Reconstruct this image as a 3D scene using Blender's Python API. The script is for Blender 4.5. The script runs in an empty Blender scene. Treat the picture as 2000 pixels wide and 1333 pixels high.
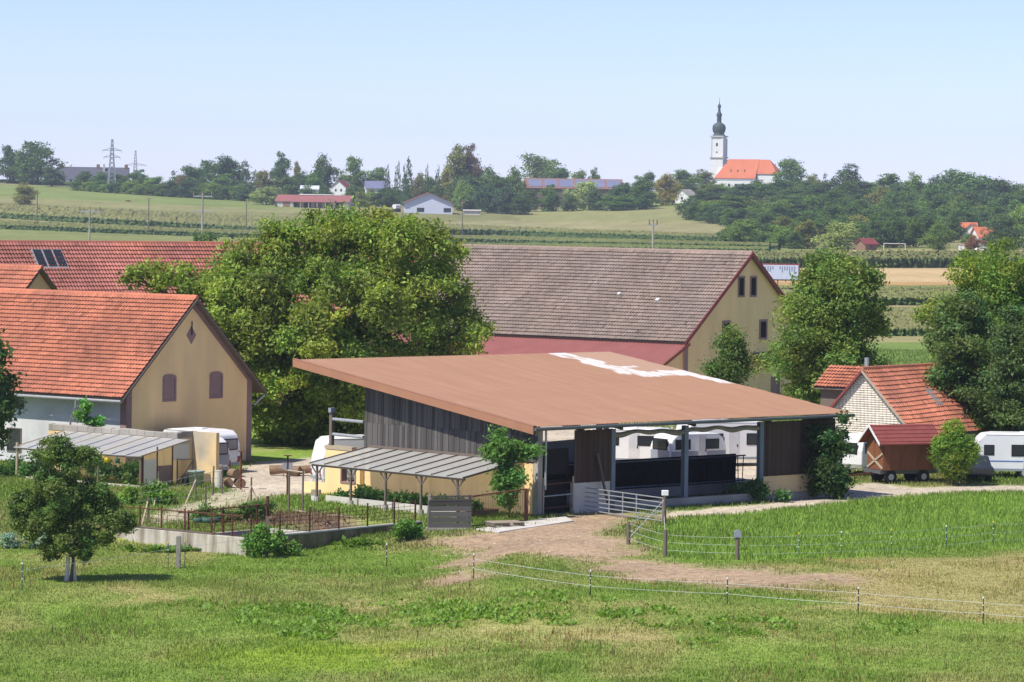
import bpy, bmesh, math, random
import numpy as np
from mathutils import Vector, Matrix

# ------------------------------------------------------------------ camera, sky, sun, exposure
SC = bpy.context.scene
COL = SC.collection
F, H, ROLL = 7000.0, 15.6, math.radians(.8)      # focal length in 2000-px units, eye height above the yard
cam_d = bpy.data.cameras.new('camera'); cam = bpy.data.objects.new('camera', cam_d); COL.objects.link(cam)
cam_d.sensor_width = 36; cam_d.lens = 36 * F / 2000; cam_d.shift_y = -266.5 / 2000
cam_d.clip_start = 1; cam_d.clip_end = 20000
cam.matrix_world = Matrix.Translation((0, 0, H)) @ Matrix.Rotation(math.pi / 2, 4, 'X') @ Matrix.Rotation(ROLL, 4, 'Z')
SC.camera = cam
SUN_EL, SUN_H = math.radians(55), Vector((-.79, -.613, 0)).normalized()      # towards the sun
SUN_DIR = Vector((SUN_H.x * math.cos(SUN_EL), SUN_H.y * math.cos(SUN_EL), math.sin(SUN_EL)))
w = bpy.data.worlds.new('World'); SC.world = w; w.use_nodes = True
nt = w.node_tree; nt.nodes.clear()
sky = nt.nodes.new('ShaderNodeTexSky'); sky.sky_type = 'NISHITA'; sky.sun_disc = False
sky.sun_elevation = SUN_EL; sky.sun_rotation = math.atan2(SUN_H.x, SUN_H.y)
sky.altitude = 500; sky.air_density = .62; sky.dust_density = .35; sky.ozone_density = 8
bg = nt.nodes.new('ShaderNodeBackground'); bg.inputs[1].default_value = .136
wo = nt.nodes.new('ShaderNodeOutputWorld')
wt = nt.nodes.new('ShaderNodeMix'); wt.data_type = 'RGBA'; wt.blend_type = 'MULTIPLY'; wt.inputs[0].default_value = 1; wt.inputs[7].default_value = (1.17, .905, .94, 1)
nt.links.new(sky.outputs[0], wt.inputs[6]); nt.links.new(wt.outputs[2], bg.inputs[0]); nt.links.new(bg.outputs[0], wo.inputs[0])
sun_d = bpy.data.lights.new('sun', 'SUN'); sun_d.energy = 3.75; sun_d.angle = math.radians(.53); sun_d.color = (1, .95, .86)
sun = bpy.data.objects.new('sun', sun_d); COL.objects.link(sun)
sun.rotation_euler = SUN_DIR.to_track_quat('Z', 'Y').to_euler()
vs = SC.view_settings; vs.view_transform = 'Standard'; vs.look = 'None'; vs.gamma = 1; vs.exposure = .6; vs.use_curve_mapping = False
SC.cycles.max_bounces = 6; SC.cycles.diffuse_bounces = 3; SC.cycles.transparent_max_bounces = 12
SC.cycles.transmission_bounces = 4; SC.cycles.volume_bounces = 0
rng = np.random.default_rng(7); R = random.Random(5)

# ------------------------------------------------------------------ terrain
def sstep(t): t = np.clip(t, 0, 1); return t * t * (3 - 2 * t)
def uv(a): a = math.radians(a); return np.array([math.cos(a), math.sin(a)])
PIT_O, PIT_A, PIT_B = np.array([-12.02, 165.2]), uv(142), uv(52)       # manure pit corner and its two wall directions
PIT_LA, PIT_LB, PIT_BACK = 8.2, 12.6, 4.6
LOW = -.75
FD = np.array([300, 500, 800, 1000, 1250, 1500, 1800, 2200, 3000, 7000.])
FU = np.array([-1000, -500, 0, 500, 1000.])
FR = np.array([[364, 218.4, 136.5, 107, 74, 38, 2, -34, -22, -4],
               [364, 218.4, 136.5, 108, 80, 50, 10, -20, -14, 0],
               [364, 218.4, 136.5, 109.2, 87, 60, 19, -14, -10, 2],
               [364, 218.4, 136.5, 109.2, 79, 45, 0, -46, -34, 0],
               [364, 218.4, 136.5, 109.2, 70, 46, 18, -18, -12, 0]], float)
FZ = H - FR * FD[None] / F
_ld = np.linspace(math.log(300), math.log(7000), 400)
_FZ = np.array([np.interp(_ld, np.log(FD), r) for r in FZ])
_k = np.hanning(31); _k /= _k.sum()
_FZ = np.array([np.convolve(np.pad(r, 15, mode='edge'), _k, 'valid') for r in _FZ])
def zt(x, d):
    x = np.asarray(x, float); d = np.asarray(d, float)
    left = sstep((2.5 - x) / 9)
    low = sstep((186 - d) / 16) * .35 + sstep((171.5 - d) / 3.5) * .4
    z = -(low) * left - .18 * sstep((150 - d) / 20) * (1 - left)
    px, py = x - PIT_O[0], d - PIT_O[1]
    a = px * PIT_A[0] + py * PIT_A[1]; b = px * PIT_B[0] + py * PIT_B[1]
    inside = (a > -.3) & (a < PIT_LA) & (b > 0) & (b < PIT_LB + 6) & (b < 20)
    pit = (a > .1) & (a < PIT_BACK + .4) & (b > .1) & (b < PIT_LB)
    garden = (a >= PIT_BACK + .4) & (a < 30) & (b > 0) & (b < PIT_LB + 8)
    z = np.where(garden, np.maximum(z, -.38), z)
    z = np.where(pit, LOW - .1, z)
    z = z + .05 * np.sin(x * .31 + 1.3) * np.sin(d * .27) * sstep((160 - d) / 15)
    u = np.clip(x / np.maximum(d, 1) * F, -1000, 1000)
    l = np.clip((np.log(np.maximum(d, 300)) - _ld[0]) / (_ld[-1] - _ld[0]) * 399, 0, 398.999)
    li = l.astype(int); lf = l - li
    c = np.clip((u + 1000) / 500, 0, 3.999); ci = c.astype(int); cf = sstep(c - ci)
    q = lambda i, j: _FZ[i, j]
    zf = (q(ci, li) * (1 - lf) + q(ci, li + 1) * lf) * (1 - cf) + (q(ci + 1, li) * (1 - lf) + q(ci + 1, li + 1) * lf) * cf
    return np.where(d < 300, z, zf)
CR, SR = math.cos(ROLL), math.sin(ROLL)
def ray(px, py):
    u = px - 1000; v = 400 - py
    return (u * CR - v * SR) / F, (u * SR + v * CR) / F
def P(px, py, d):
    X, Z = ray(px, py); return Vector((X * d, d, H + Z * d))
def proj(x, d, z):
    a = x / d * F; b = (z - H) / d * F
    return 1000 + a * CR + b * SR, 400 - (-a * SR + b * CR)
_DS = np.concatenate([np.arange(100, 300, .1), np.exp(np.linspace(math.log(300), math.log(6000), 3000))])
def at(px, py):                       # where a sight line meets the ground
    X, Z = ray(px, py); h = H + Z * _DS - zt(X * _DS, _DS)
    i = int(np.argmax(h < 0)) if (h < 0).any() else len(_DS) - 1
    d = _DS[i]; return Vector((X * d, d, float(zt(X * d, d))))
def gz(x, d): return float(zt(x, d))
def vnoise(x, y, s, seed):
    r = np.random.default_rng(seed).random((257, 257)); x = x / s; y = y / s
    xi = np.floor(x).astype(int); yi = np.floor(y).astype(int); fx = sstep(x - xi); fy = sstep(y - yi)
    g = lambda i, j: r[i % 257, j % 257]
    return (g(xi, yi) * (1 - fx) + g(xi + 1, yi) * fx) * (1 - fy) + (g(xi, yi + 1) * (1 - fx) + g(xi + 1, yi + 1) * fx) * fy
def fbm(x, y, s, seed, o=3): return sum(vnoise(x, y, s / 2 ** k, seed + k) / 2 ** k for k in range(o)) / sum(1 / 2 ** k for k in range(o))
def poly_d(x, y, pts):                # signed distance, positive inside
    n = len(pts); best = np.full(x.shape, 1e9); ins = np.zeros(x.shape, bool)
    for i in range(n):
        x0, y0 = pts[i]; x1, y1 = pts[(i + 1) % n]
        dx, dy = x1 - x0, y1 - y0; t = np.clip(((x - x0) * dx + (y - y0) * dy) / (dx * dx + dy * dy + 1e-9), 0, 1)
        best = np.minimum(best, np.hypot(x - x0 - t * dx, y - y0 - t * dy))
        c = ((y0 > y) != (y1 > y)) & (x < dx * (y - y0) / (dy if abs(dy) > 1e-9 else 1e-9) + x0); ins ^= c
    return np.where(ins, best, -best)

# ------------------------------------------------------------------ materials
MATS = {}
def mat(name, col, rough=.85, var=.18, scale=2.0, bump=0.0, bscale=20, spec=.25, metal=0, col2=None, stretch=None, alpha=None, tint=False, objvar=0, mixsc=None, mixt=.5):
    if name in MATS: return MATS[name]
    m = bpy.data.materials.new(name); m.use_nodes = True; n = m.node_tree.nodes; l = m.node_tree.links
    b = n['Principled BSDF']; b.inputs['Roughness'].default_value = rough; b.inputs['Metallic'].default_value = metal
    b.inputs['Specular IOR Level'].default_value = spec
    geo = n.new('ShaderNodeNewGeometry'); src = geo.outputs['Position']
    if stretch:
        tc = n.new('ShaderNodeTexCoord'); mp = n.new('ShaderNodeMapping'); mp.inputs['Scale'].default_value = stretch
        l.new(tc.outputs['Object'], mp.inputs[0]); src = mp.outputs[0]
    t = n.new('ShaderNodeTexNoise'); t.inputs['Scale'].default_value = scale; t.inputs['Detail'].default_value = 6
    l.new(src, t.inputs['Vector'])
    mr = n.new('ShaderNodeMapRange'); mr.inputs[1].default_value = .25; mr.inputs[2].default_value = .75
    mr.inputs[3].default_value = 1 - var; mr.inputs[4].default_value = 1 + var
    l.new(t.outputs[0], mr.inputs[0])
    mul = n.new('ShaderNodeMix'); mul.data_type = 'RGBA'; mul.blend_type = 'MULTIPLY'; mul.inputs[0].default_value = 1
    mul.inputs[6].default_value = (*col, 1); l.new(mr.outputs[0], mul.inputs[7]); out = mul.outputs[2]
    if col2:
        t2 = n.new('ShaderNodeTexNoise'); t2.inputs['Scale'].default_value = mixsc or scale * .4; t2.inputs['Detail'].default_value = 5
        l.new(src, t2.inputs['Vector'])
        r2 = n.new('ShaderNodeMapRange'); r2.inputs[1].default_value = mixt - .1; r2.inputs[2].default_value = mixt + .12; l.new(t2.outputs[0], r2.inputs[0])
        m2 = n.new('ShaderNodeMix'); m2.data_type = 'RGBA'; l.new(r2.outputs[0], m2.inputs[0])
        m3 = n.new('ShaderNodeMix'); m3.data_type = 'RGBA'; m3.blend_type = 'MULTIPLY'; m3.inputs[0].default_value = 1
        m3.inputs[6].default_value = (*col2, 1); l.new(mr.outputs[0], m3.inputs[7])
        l.new(out, m2.inputs[6]); l.new(m3.outputs[2], m2.inputs[7]); out = m2.outputs[2]
    if tint:
        a = n.new('ShaderNodeAttribute'); a.attribute_name = 'tint'
        m4 = n.new('ShaderNodeMix'); m4.data_type = 'RGBA'; m4.blend_type = 'MULTIPLY'; m4.inputs[0].default_value = 1
        l.new(out, m4.inputs[6]); l.new(a.outputs['Color'], m4.inputs[7]); out = m4.outputs[2]
    if objvar:
        oi = n.new('ShaderNodeObjectInfo'); r5 = n.new('ShaderNodeMapRange'); r5.inputs[3].default_value = 1 - objvar; r5.inputs[4].default_value = 1 + objvar
        l.new(oi.outputs['Random'], r5.inputs[0])
        m5 = n.new('ShaderNodeMix'); m5.data_type = 'RGBA'; m5.blend_type = 'MULTIPLY'; m5.inputs[0].default_value = 1
        l.new(out, m5.inputs[6]); l.new(r5.outputs[0], m5.inputs[7]); out = m5.outputs[2]
    l.new(out, b.inputs['Base Color'])
    if bump:
        tb = n.new('ShaderNodeTexNoise'); tb.inputs['Scale'].default_value = bscale; tb.inputs['Detail'].default_value = 4; l.new(src, tb.inputs['Vector'])
        bp = n.new('ShaderNodeBump'); bp.inputs['Strength'].default_value = bump; bp.inputs['Distance'].default_value = .05
        l.new(tb.outputs[0], bp.inputs['Height']); l.new(bp.outputs[0], b.inputs['Normal'])
    if alpha is not None: b.inputs['Alpha'].default_value = alpha
    MATS[name] = m; return m
def leaf_mat(name, col, trans=.35, useobj=False):
    m = bpy.data.materials.new(name); m.use_nodes = True; n = m.node_tree.nodes; l = m.node_tree.links; n.clear()
    o = n.new('ShaderNodeOutputMaterial'); a = n.new('ShaderNodeAttribute'); a.attribute_name = 'tint'
    mx = n.new('ShaderNodeMix'); mx.data_type = 'RGBA'; mx.blend_type = 'MULTIPLY'; mx.inputs[0].default_value = 1
    mx.inputs[6].default_value = (*col, 1); l.new(a.outputs['Color'], mx.inputs[7]); c = mx.outputs[2]
    if useobj:
        oi = n.new('ShaderNodeObjectInfo'); m2 = n.new('ShaderNodeMix'); m2.data_type = 'RGBA'; m2.blend_type = 'MULTIPLY'; m2.inputs[0].default_value = 1
        l.new(c, m2.inputs[6]); l.new(oi.outputs['Color'], m2.inputs[7]); c = m2.outputs[2]
    d = n.new('ShaderNodeBsdfDiffuse'); t = n.new('ShaderNodeBsdfTranslucent'); l.new(c, d.inputs[0])
    m3 = n.new('ShaderNodeMix'); m3.data_type = 'RGBA'; m3.blend_type = 'MULTIPLY'; m3.inputs[0].default_value = 1
    l.new(c, m3.inputs[6]); m3.inputs[7].default_value = (1.1, 1.22, .5, 1); l.new(m3.outputs[2], t.inputs[0])
    g = n.new('ShaderNodeBsdfGlossy'); g.inputs['Roughness'].default_value = .6; g.inputs[0].default_value = (.8, .8, .8, 1)
    s = n.new('ShaderNodeMixShader'); s.inputs[0].default_value = trans; l.new(d.outputs[0], s.inputs[1]); l.new(t.outputs[0], s.inputs[2])
    s2 = n.new('ShaderNodeMixShader'); s2.inputs[0].default_value = .02; l.new(s.outputs[0], s2.inputs[1]); l.new(g.outputs[0], s2.inputs[2])
    l.new(s2.outputs[0], o.inputs[0]); return m
M = dict(
    tile_orange=mat('tile_orange', (.50, .182, .105), .7, .12, .8, tint=True, col2=(.38, .145, .09), mixsc=.35),
    tile_red=mat('tile_red', (.33, .125, .095), .75, .14, .7, tint=True, col2=(.42, .15, .09), mixsc=.18, mixt=.6),
    tile_brown=mat('tile_brown', (.265, .203, .165), .8, .08, .6, tint=True, col2=(.245, .195, .165), mixsc=.25),
    sheet_red=mat('sheet_red', (.30, .115, .105), .6, .1, 1), plaster_y=mat('plaster_yellow', (.85, .585, .265), .9, .05, .8, .15, 30),
    plaster_ygable=mat('plaster_yellow_old', (.86, .58, .26), .9, .06, .5, .15, 30, col2=(.62, .44, .22), mixsc=.22, mixt=.72),
    plaster_w=mat('plaster_white', (.62, .62, .62), .9, .08, .9, .2, 25, col2=(.45, .45, .45), mixsc=.5, mixt=.62),
    mauve=mat('mauve_paint', (.30, .19, .17), .8, .08), maroon=mat('maroon_paint', (.25, .06, .055), .6, .1),
    concrete=mat('concrete', (.42, .39, .34), .9, .22, 1.2, .3, 18, col2=(.27, .25, .21), mixsc=.6),
    concrete_l=mat('concrete_light', (.55, .52, .46), .9, .15, 1.0, .2, 18), board_grey=mat('board_grey', (.10, .092, .085), .9, .25, 5, .2, 30, stretch=(6, 6, .6), objvar=.35),
    board_brown=mat('board_brown', (.07, .045, .032), .9, .25, 5, .2, 30, stretch=(6, 6, .6), objvar=.3),
    wood_old=mat('wood_old', (.17, .135, .105), .9, .25, 6, .2, 30, stretch=(4, 4, 4)), wood_pale=mat('wood_pale', (.42, .34, .24), .9, .2, 6, stretch=(3, 3, 3)),
    rust=mat('rust', (.125, .05, .032), .85, .35, 8, .2, 60), galv=mat('galvanised', (.40, .42, .43), .4, .12, 6, spec=.5, metal=.35),
    steel_blue=mat('steel_blue', (.16, .19, .23), .6, .1), white_gel=mat('white_gelcoat', (.78, .78, .77), .35, .04, 1, spec=.4),
    grey_gel=mat('grey_gelcoat', (.26, .29, .33), .4, .05, 1, spec=.4), glass=mat('dark_glass', (.03, .035, .04), .15, .3, .5, spec=.5),
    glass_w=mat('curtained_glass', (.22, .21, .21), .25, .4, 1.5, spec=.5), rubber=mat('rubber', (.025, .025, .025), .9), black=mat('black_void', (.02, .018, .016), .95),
    bark=mat('bark', (.13, .105, .08), .95, .35, 6, .4, 20), white=mat('white_paint', (.74, .74, .73), .6, .05), blue=mat('blue_fabric', (.08, .17, .46), .8),
    hut_wood=mat('hut_wood', (.22, .085, .04), .75, .25, 5, stretch=(4, 4, 1), objvar=.12), hut_roof=mat('hut_roof', (.24, .065, .055), .85, .15, 3),
    green_p=mat('green_plastic', (.05, .14, .10), .5), grey_p=mat('grey_green_plastic', (.25, .31, .28), .5, .08), yellow=mat('yellow_plastic', (.75, .55, .03), .5),
    zinc=mat('zinc', (.42, .43, .43), .45, .12, 3, metal=.4), spire=mat('copper_dark', (.065, .085, .08), .6, .2, .5), tarp=mat('tarp', (.24, .22, .17), .8, .2, 3),
    church_tile=mat('church_tile', (.55, .17, .085), .8, .08, .2), horse=mat('dark_coat', (.045, .03, .022), .8), horse_b=mat('bay_coat', (.22, .085, .04), .8), horse_w=mat('pale_coat', (.6, .53, .42), .8),
    solar=mat('solar_panel', (.19, .20, .30), .3, .1, .2, spec=.5), slate=mat('slate', (.10, .10, .125), .7, .12, .3), log=mat('log_wood', (.24, .16, .10), .95, .3, 8, .4, 15), banner=mat('banner', (.60, .63, .74), .6, .05),
)
def roof_film(name, col, tr):
    m = bpy.data.materials.new(name); m.use_nodes = True; n = m.node_tree.nodes; l = m.node_tree.links; n.clear()
    o = n.new('ShaderNodeOutputMaterial'); d = n.new('ShaderNodeBsdfPrincipled'); d.inputs['Roughness'].default_value = .35
    t = n.new('ShaderNodeTexNoise'); t.inputs['Scale'].default_value = 1.1; t.inputs['Detail'].default_value = 6
    g = n.new('ShaderNodeNewGeometry'); l.new(g.outputs['Position'], t.inputs[0])
    cr = n.new('ShaderNodeMix'); cr.data_type = 'RGBA'; cr.inputs[6].default_value = (*[c * .78 for c in col], 1); cr.inputs[7].default_value = (*col, 1)
    l.new(t.outputs[0], cr.inputs[0]); l.new(cr.outputs[2], d.inputs['Base Color'])
    tl = n.new('ShaderNodeBsdfTranslucent'); tl.inputs[0].default_value = (.8, .8, .78, 1); tp = n.new('ShaderNodeBsdfTransparent')
    a = n.new('ShaderNodeMixShader'); a.inputs[0].default_value = .42; l.new(d.outputs[0], a.inputs[1]); l.new(tl.outputs[0], a.inputs[2])
    b = n.new('ShaderNodeMixShader'); b.inputs[0].default_value = tr; l.new(a.outputs[0], b.inputs[1]); l.new(tp.outputs[0], b.inputs[2])
    l.new(b.outputs[0], o.inputs[0]); return m
M['tile_dull'] = mat('dull_tile', (.27, .14, .11), .85, .1, .2)
M['plaster_y'] = mat('plaster_weathered', (.88, .625, .31), .9, .1, 1.4, .15, 30, col2=(.79, .56, .28), stretch=(.5, .5, .12), mixsc=1.0, mixt=.56)
M['gutter_dark'] = mat('gutter_dark', (.10, .11, .11), .6, .1)
M['print_blue'] = mat('print_blue', (.28, .30, .42), .7, .1)
M['shaded_floor'] = mat('shaded_shed_floor', (.06, .048, .036), .95, .3, 3)  # floor colour darkened to give the dimness inside the shed
M['peeling'] = mat('peeling_plaster', (.74, .54, .28), .9, .08, 1, .2, 20, col2=(.42, .38, .31), mixsc=.55, mixt=.6)
M['film'] = roof_film('greenhouse_sheet', (.70, .71, .71), .36)
M['film2'] = roof_film('greenhouse_film', (.78, .79, .80), .38)

# ------------------------------------------------------------------ builders
def link(name, me, m=None, parent=None, loc=(0, 0, 0)):
    o = bpy.data.objects.new(name, me); COL.objects.link(o); o.location = loc
    if m is not None and me is not None and not me.materials: me.materials.append(M[m] if isinstance(m, str) else m)
    if parent is not None: o.parent = parent
    return o
def tag(o, label=None, cat=None, group=None, kind=None):
    if label: o['label'] = label
    if cat: o['category'] = cat
    if group: o['group'] = group
    if kind: o['kind'] = kind
    return o
def thing(name, label, cat, loc=(0, 0, 0), rot=0, group=None):
    o = bpy.data.objects.new(name, None); COL.objects.link(o); o.location = loc; o.rotation_euler = (0, 0, math.radians(rot)); o.empty_display_size = .5
    o['kind'] = 'thing'; return tag(o, label, cat, group)
def dup(root, loc, rot=0, label=None, group=None):
    r = root.copy(); COL.objects.link(r); r.location = loc; r.rotation_euler = (0, 0, math.radians(rot))
    if label: r['label'] = label
    if group: r['group'] = group
    for ch in list(root.children):
        c = ch.copy(); COL.objects.link(c); c.parent = r
        for g in ch.children:
            d = g.copy(); COL.objects.link(d); d.parent = c
    return r
class MB:
    def __init__(s): s.v = []; s.f = []
    def add(s, vs, fs):
        k = len(s.v); s.v += [tuple(map(float, p)) for p in vs]; s.f += [tuple(i + k for i in f) for f in fs]; return s
    def box(s, x0, x1, y0, y1, z0, z1):
        return s.add([(x0, y0, z0), (x1, y0, z0), (x1, y1, z0), (x0, y1, z0), (x0, y0, z1), (x1, y0, z1), (x1, y1, z1), (x0, y1, z1)],
                     [(0, 3, 2, 1), (4, 5, 6, 7), (0, 1, 5, 4), (1, 2, 6, 5), (2, 3, 7, 6), (3, 0, 4, 7)])
    def prism(s, pts, vec):                      # polygon (3-D points) swept along vec
        n = len(pts); a = [Vector(p) for p in pts]; b = [p + Vector(vec) for p in a]
        return s.add(a + b, [tuple(range(n))[::-1], tuple(range(n, 2 * n))] + [(i, (i + 1) % n, n + (i + 1) % n, n + i) for i in range(n)])
    def slab(s, a, b, c, d, t):                  # quad thickened downwards by t along its normal
        a, b, c, d = map(Vector, (a, b, c, d)); n = (b - a).cross(d - a).normalized()
        return s.prism([a, b, c, d], -n * t)
    def tube(s, p0, p1, r0, r1=None, n=8):
        r1 = r0 if r1 is None else r1; p0, p1 = Vector(p0), Vector(p1); d = (p1 - p0).normalized()
        u = d.orthogonal().normalized(); v = d.cross(u); k = []
        for p, r in ((p0, r0), (p1, r1)):
            for i in range(n):
                a = 2 * math.pi * i / n; k.append(p + (u * math.cos(a) + v * math.sin(a)) * r)
        return s.add(k, [(i, (i + 1) % n, n + (i + 1) % n, n + i) for i in range(n)] + [tuple(range(n))[::-1], tuple(range(n, 2 * n))])
    def bar(s, p0, p1, w_, h_):                  # rectangular bar
        p0, p1 = Vector(p0), Vector(p1); d = (p1 - p0).normalized()
        u = d.cross(Vector((0, 0, 1))); u = Vector((1, 0, 0)) if u.length < 1e-4 else u.normalized(); v = u.cross(d)
        q = [u * sx * w_ / 2 + v * sy * h_ / 2 for sx, sy in ((-1, -1), (1, -1), (1, 1), (-1, 1))]
        return s.add([p0 + k for k in q] + [p1 + k for k in q], [(3, 2, 1, 0), (4, 5, 6, 7)] + [(i, (i + 1) % 4, 4 + (i + 1) % 4, 4 + i) for i in range(4)])
    def lathe(s, prof, c=(0, 0, 0), n=16):
        k = [(c[0] + r * math.cos(2 * math.pi * i / n), c[1] + r * math.sin(2 * math.pi * i / n), c[2] + z) for r, z in prof for i in range(n)]
        return s.add(k, [(j * n + i, j * n + (i + 1) % n, (j + 1) * n + (i + 1) % n, (j + 1) * n + i) for j in range(len(prof) - 1) for i in range(n)] + [tuple(range(n))[::-1], tuple(range((len(prof) - 1) * n, len(prof) * n))])
    def mesh(s, name):
        me = bpy.data.meshes.new(name); me.from_pydata(s.v, [], s.f); me.update()
        b = bmesh.new(); b.from_mesh(me); bmesh.ops.recalc_face_normals(b, faces=b.faces); b.to_mesh(me); b.free(); return me
    def build(s, name, m, parent=None, bevel=0, smooth=False, loc=(0, 0, 0)):
        o = link(name, s.mesh(name), m, parent, loc)
        if bevel:
            md = o.modifiers.new('bevel', 'BEVEL'); md.width = bevel; md.segments = 3 if bevel > .05 else 1; md.limit_method = 'ANGLE'
        if smooth:
            for p in o.data.polygons: p.use_smooth = True
        return o
_UC = {}
def piece(name, m, parent, c, size, rot=(0, 0, 0)):       # shared unit block, scaled
    if m not in _UC:
        b = MB(); b.box(-.5, .5, -.5, .5, -.5, .5); me = b.mesh('block_' + m); me.materials.append(M[m]); _UC[m] = me
    o = bpy.data.objects.new(name, _UC[m]); COL.objects.link(o); o.location = c; o.scale = size; o.rotation_euler = rot
    if parent is not None: o.parent = parent
    return o
def npmesh(name, V, Fc, tint=None, extra=None):
    V = np.ascontiguousarray(V, np.float32); Fc = np.ascontiguousarray(Fc, np.int32); n, k = Fc.shape
    me = bpy.data.meshes.new(name); me.vertices.add(len(V)); me.vertices.foreach_set('co', V.ravel())
    me.loops.add(n * k); me.loops.foreach_set('vertex_index', Fc.ravel())
    me.polygons.add(n); me.polygons.foreach_set('loop_start', np.arange(0, n * k, k, dtype=np.int32))
    me.update(calc_edges=True)
    for nm, arr in [('tint', tint)] + list((extra or {}).items()):
        if arr is None: continue
        a = me.attributes.new(nm, 'FLOAT_COLOR', 'POINT'); c = np.ones((len(V), 4), np.float32); c[:, :3] = arr; a.data.foreach_set('color', c.ravel())
    return me

# ------------------------------------------------------------------ the ground: one sheet to the horizon
def gxy(*pts): return [tuple(at(x, y)[:2]) for x, y in pts]
ds = np.concatenate([np.arange(30, 108, 6), np.arange(108, 232, .5)])
rows = np.arange(364, -1, -1.0); tail = F * H / np.maximum(np.linspace(F * H / 232, 62, 520), 1)
ds = np.concatenate([ds, tail[1:], np.linspace(1775, 2400, 140), np.geomspace(2450, 3600, 12)]); ds = np.unique(ds)
GW = lambda d: np.maximum(88, d * .27)
ts = np.linspace(-1, 1, 351)
DD, TT = np.meshgrid(ds, ts, indexing='ij'); WW = GW(DD); XX = TT * WW
ZZ = zt(XX, DD); ZZ = np.where(DD > 2600, np.minimum(ZZ, H - 6 - (DD - 2600) * .004), ZZ)
nr, nc = XX.shape; idx = np.arange(nr * nc).reshape(nr, nc)
GF = np.stack([idx[:-1, :-1], idx[:-1, 1:], idx[1:, 1:], idx[1:, :-1]], -1).reshape(-1, 4)
fx, fd = XX.ravel(), DD.ravel()
px, py = proj(fx, fd, ZZ.ravel())
TRACK = gxy((925, 1036), (1045, 1016), (1060, 1003), (1200, 998), (1300, 1012), (1222, 1040), (1232, 1075), (1310, 1102), (1450, 1112), (1660, 1126), (1690, 1136), (1560, 1150), (1400, 1148), (1240, 1132), (1120, 1098), (1010, 1082), (960, 1100), (890, 1140), (850, 1138), (905, 1085), (800, 1062))
YARD = gxy((425, 935), (470, 925), (492, 903), (640, 893), (700, 868), (790, 835), (860, 824), (1250, 812), (1420, 812), (1700, 845), (2300, 850), (2300, 890), (1700, 900), (1480, 955), (1200, 975), (1060, 985), (720, 940), (640, 950), (600, 968), (480, 968), (440, 948))
LANE = gxy((1640, 950), (1700, 945), (1780, 952), (1880, 948), (2300, 943), (2300, 955), (1880, 963), (1760, 970), (1640, 985), (1420, 1006), (1290, 1012), (1290, 1000), (1480, 983))
LUSH = gxy((1318, 1018), (1480, 1003), (1700, 974), (1880, 965), (2300, 956), (2300, 1062), (1850, 1078), (1640, 1092), (1440, 1098), (1300, 1094), (1235, 1068), (1240, 1045))
DRY = gxy((1560, 1112), (1850, 1088), (2300, 1075), (2300, 1215), (1760, 1205), (1560, 1160))
PATH = gxy((262, 1012), (420, 968), (520, 952), (560, 962), (480, 985), (380, 1012), (300, 1024))
SOIL = gxy((430, 1022), (520, 1002), (600, 1004), (700, 1018), (560, 1028))
def mask(pts, soft): return sstep(poly_d(fx, fd, pts) / soft * .5 + .5)
nz = fbm(fx, fd, 3.0, 11) - .5
near = fd < 262
nzs = fbm(fx, fd, 1.1, 71) - .5
dirt = sstep((poly_d(fx, fd, TRACK) + nz * 3.0 + nzs * 3.6 - .1) / 2.8 + .5) * near
grav = np.maximum(sstep((poly_d(fx, fd, YARD) + nz * 1.2) / 1.0 + .5), sstep((poly_d(fx, fd, LANE) + nz * 2.4 - .2) / 1.2 + .5)) * near
grav = np.maximum(grav, sstep((poly_d(fx, fd, PATH) + nz * 2) / 1.2 + .5) * .75)
px_, py_ = fx - PIT_O[0], fd - PIT_O[1]; pa = px_ * PIT_A[0] + py_ * PIT_A[1]; pb = px_ * PIT_B[0] + py_ * PIT_B[1]
pitm = ((pa > 0) & (pa < PIT_BACK + .3) & (pb > 0) & (pb < PIT_LB)) * 1.0
soil = np.maximum(sstep((poly_d(fx, fd, SOIL) + nz * 2) / 1 + .5), 0) * near
lush = sstep((poly_d(fx, fd, LUSH) + nz * .8) / .8 + .5) * near
dryp = sstep((poly_d(fx, fd, DRY) + nz * 9) / 5 + .5) * near
# base colours of the fields beyond the farm
fc = np.zeros((len(fx), 3)); G1 = np.array([.205, .255, .075]); TAN = np.array([.33, .27, .14]); OLV = np.array([.215, .215, .085]); PALE = np.array([.38, .33, .18]); GRN = np.array([.20, .225, .075]); GOLD = np.array([.50, .37, .19]); MEAD = np.array([.165, .235, .06])
xs = [0, 500, 1000, 1500, 2000]; yb = lambda v: np.interp(px, xs, v)
fc[:] = GRN
lay = [(yb([357, 375, 380, 380, 380]), GRN), (yb([360, 377, 381, 381, 381]), TAN), (yb([384, 408, 404, 408, 300]), G1), (yb([397, 417, 410, 412, 300]), TAN * .5 + G1 * .5), (yb([426, 444, 431, 438, 450]), OLV), (yb([428, 448, 437, 440, 452]), PALE * .5 + OLV * .5), (yb([433, 452, 459, 472, 480]), PALE * .45 + OLV * .55), (yb([436, 456, 470, 476, 486]), OLV)]
prev = np.full(len(px), -1e9)
for b, c in lay:
    s = (py > prev) & (py <= b); fc[s] = c; prev = b
jt = (fbm(fx, fd, 20, 5) - .5) * 4
def band(y0, y1, x0, x1, c):
    s = (py > y0 + jt * .3) & (py <= y1 + jt * .3) & (px > x0 + jt * 4) & (px < x1); fc[s] = c
band(488, 498, 1655, 2100, GOLD * .95); band(522, 557, 1400, 2100, GOLD); band(552, 557, 1400, 2100, GOLD * np.array([.9, .75, .6])); band(594, 600, 1500, 2100, TAN); band(656, 669, 1500, 2100, TAN * .7 + MEAD * .3); band(669, 900, 1300, 2200, MEAD)
band(404, 434, 1010, 1420, TAN * .45 + G1 * .55)
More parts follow.
